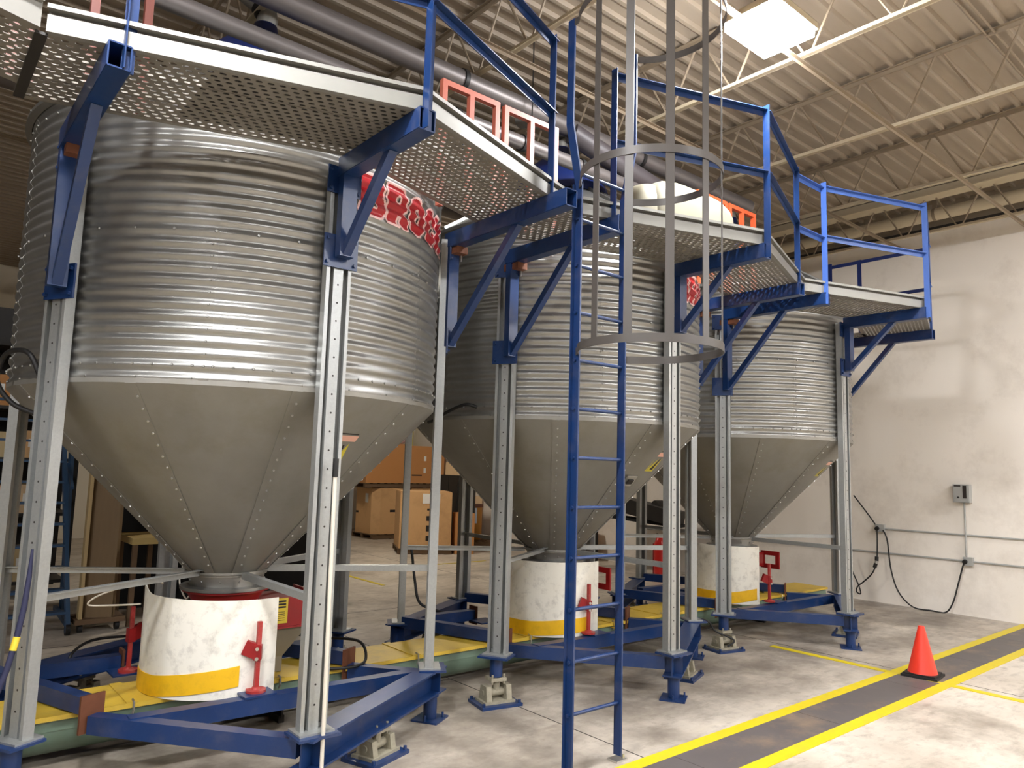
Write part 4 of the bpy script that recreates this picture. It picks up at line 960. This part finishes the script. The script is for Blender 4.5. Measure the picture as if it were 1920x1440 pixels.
b = MB(); b.bb(2.09, 2.5, 8.75, 9.5, .86, .93); part(b, 'bench_top', mat('yellow_timber', (200, 174, 112), .5, 0, .4, 5, .8), t)
for x, y in ((2.44, 8.79), (2.44, 9.4), (2.13, 9.4), (2.13, 8.79)): b = MB(); b.bb(x-.025, x+.025, y-.025, y+.025, 0, .86); part(b, 'leg', PALW, t)
b = MB(); b.bar((2.02, 9.3, 1.6), (2.5, 9.3, .95), .05, .09); part(b, 'brace', WOOD, t)
b = MB(); b.bb(2.42, 2.5, 9.25, 9.33, .93, 1.9); part(b, 'back_post', WOOD, t)
def dark_rack(x0, x1, y0, y1, h, levels, label, goods):
    t = thing('storage_rack', label, 'rack', ((x0+x1)/2, (y0+y1)/2, 0), 'dark storage racks')
    for x in (x0, (x0+x1)/2, x1):
        for y in (y0, y1): b = MB(); b.bb(x-.035, x+.035, y-.035, y+.035, 0, h); part(b, 'upright', DKST, t)
    for z in levels:
        b = MB(); b.bb(x0, x1, y0, y1, z-.04, z); part(b, 'shelf', DKST, t)
    b = MB(); b.bb(x0, x1, y1-.01, y1, .1, h); part(b, 'back_panel', DKST, t)
dark_rack(-2.2, 1.9, 11.2, 12.2, 3.8, (.2, 1.05, 1.75, 2.4, 3.2), 'dark shelving with brown cartons behind the rolling ladder', 1)
n = 0
ADJ = ['tan', 'dark brown', 'pale', 'tan', 'pale', 'dark brown']
LEV = {.2: 'bottom', 1.05: 'second', 1.75: 'third', 2.4: 'fourth'}
for z in (.2, 1.05, 1.75, 2.4):
    for i, x in enumerate((.15, .58, 1.0, 1.42)):
        m = (CARD, CARD2, CARDP, WOODP)[(i+int(z*3)) % 4]; h = random.uniform(.3, .5); w = random.uniform(.34, .4)
        b = MB(); b.bb(x-w/2, x+w/2, 11.25, 11.75, z, z+h); b.mi = 1; b.bb(x-.06, x+.05, 11.245, 11.251, z+h*.4, z+h*.7)
        solo(b, 'carton', [m, PAPER], 'carton on the %s shelf of the dark shelving, %s from the left' % (LEV[z], ('first', 'second', 'third', 'fourth')[i]), 'carton', (x, 11.5, z), 'cartons on the dark shelving')
for i, (x, y, w, d, h) in enumerate([(2.45, 10.2, .8, .8, 2.3), (3.35, 10.4, .85, .9, 2.2), (4.3, 10.5, .8, .9, 2.0)]):
    t = thing('machine_cabinet', ['tall near-black machine cabinet nearest the timber bench', 'tall near-black machine cabinet, second from the timber bench', 'near-black machine cabinet beside the open aisle'][i], 'cabinet', (x, y, 0), 'near-black machine cabinets')
    b = MB(); b.bb(x-w/2, x+w/2, y-d/2, y+d/2, .05, h); part(b, 'body', BLK, t)
    b = MB(); b.bb(x-w/2+.03, x+w/2-.03, y-d/2-.02, y-d/2, .12, h-.08); dd = part(b, 'door', BLK, t); b = MB(); b.bb(x+w/2-.12, x+w/2-.1, y-d/2-.05, y-d/2-.02, .9, 1.1); b.build('handle', DKST, dd)
    b = MB(); b.bb(x-w/2+.02, x+w/2-.02, y-d/2+.02, y+d/2-.02, 0, .05); part(b, 'plinth', DKST, t)
b = MB(); b.cyl((2.6, 9.5, 0), (2.62, 9.62, 1.75), .02, n=8); solo(b, 'steel_rod', PVC, 'pale rod leaning by the timber bench', 'rod', (2.6, 9.5, 0), smooth=40)
# ------------------------------------------------------------------ light, colour
w = bpy.data.worlds.new('world'); SC.world = w; w.use_nodes = True
w.node_tree.nodes['Background'].inputs['Color'].default_value = (.02, .02, .02, 1)
SC.view_settings.view_transform = 'Standard'; SC.view_settings.look = 'None'; SC.view_settings.gamma = 1; SC.view_settings.use_curve_mapping = False
SC.view_settings.exposure = 1.48
SC.cycles.max_bounces = 8; SC.cycles.diffuse_bounces = 4; SC.cycles.glossy_bounces = 4; SC.cycles.sample_clamp_indirect = 8
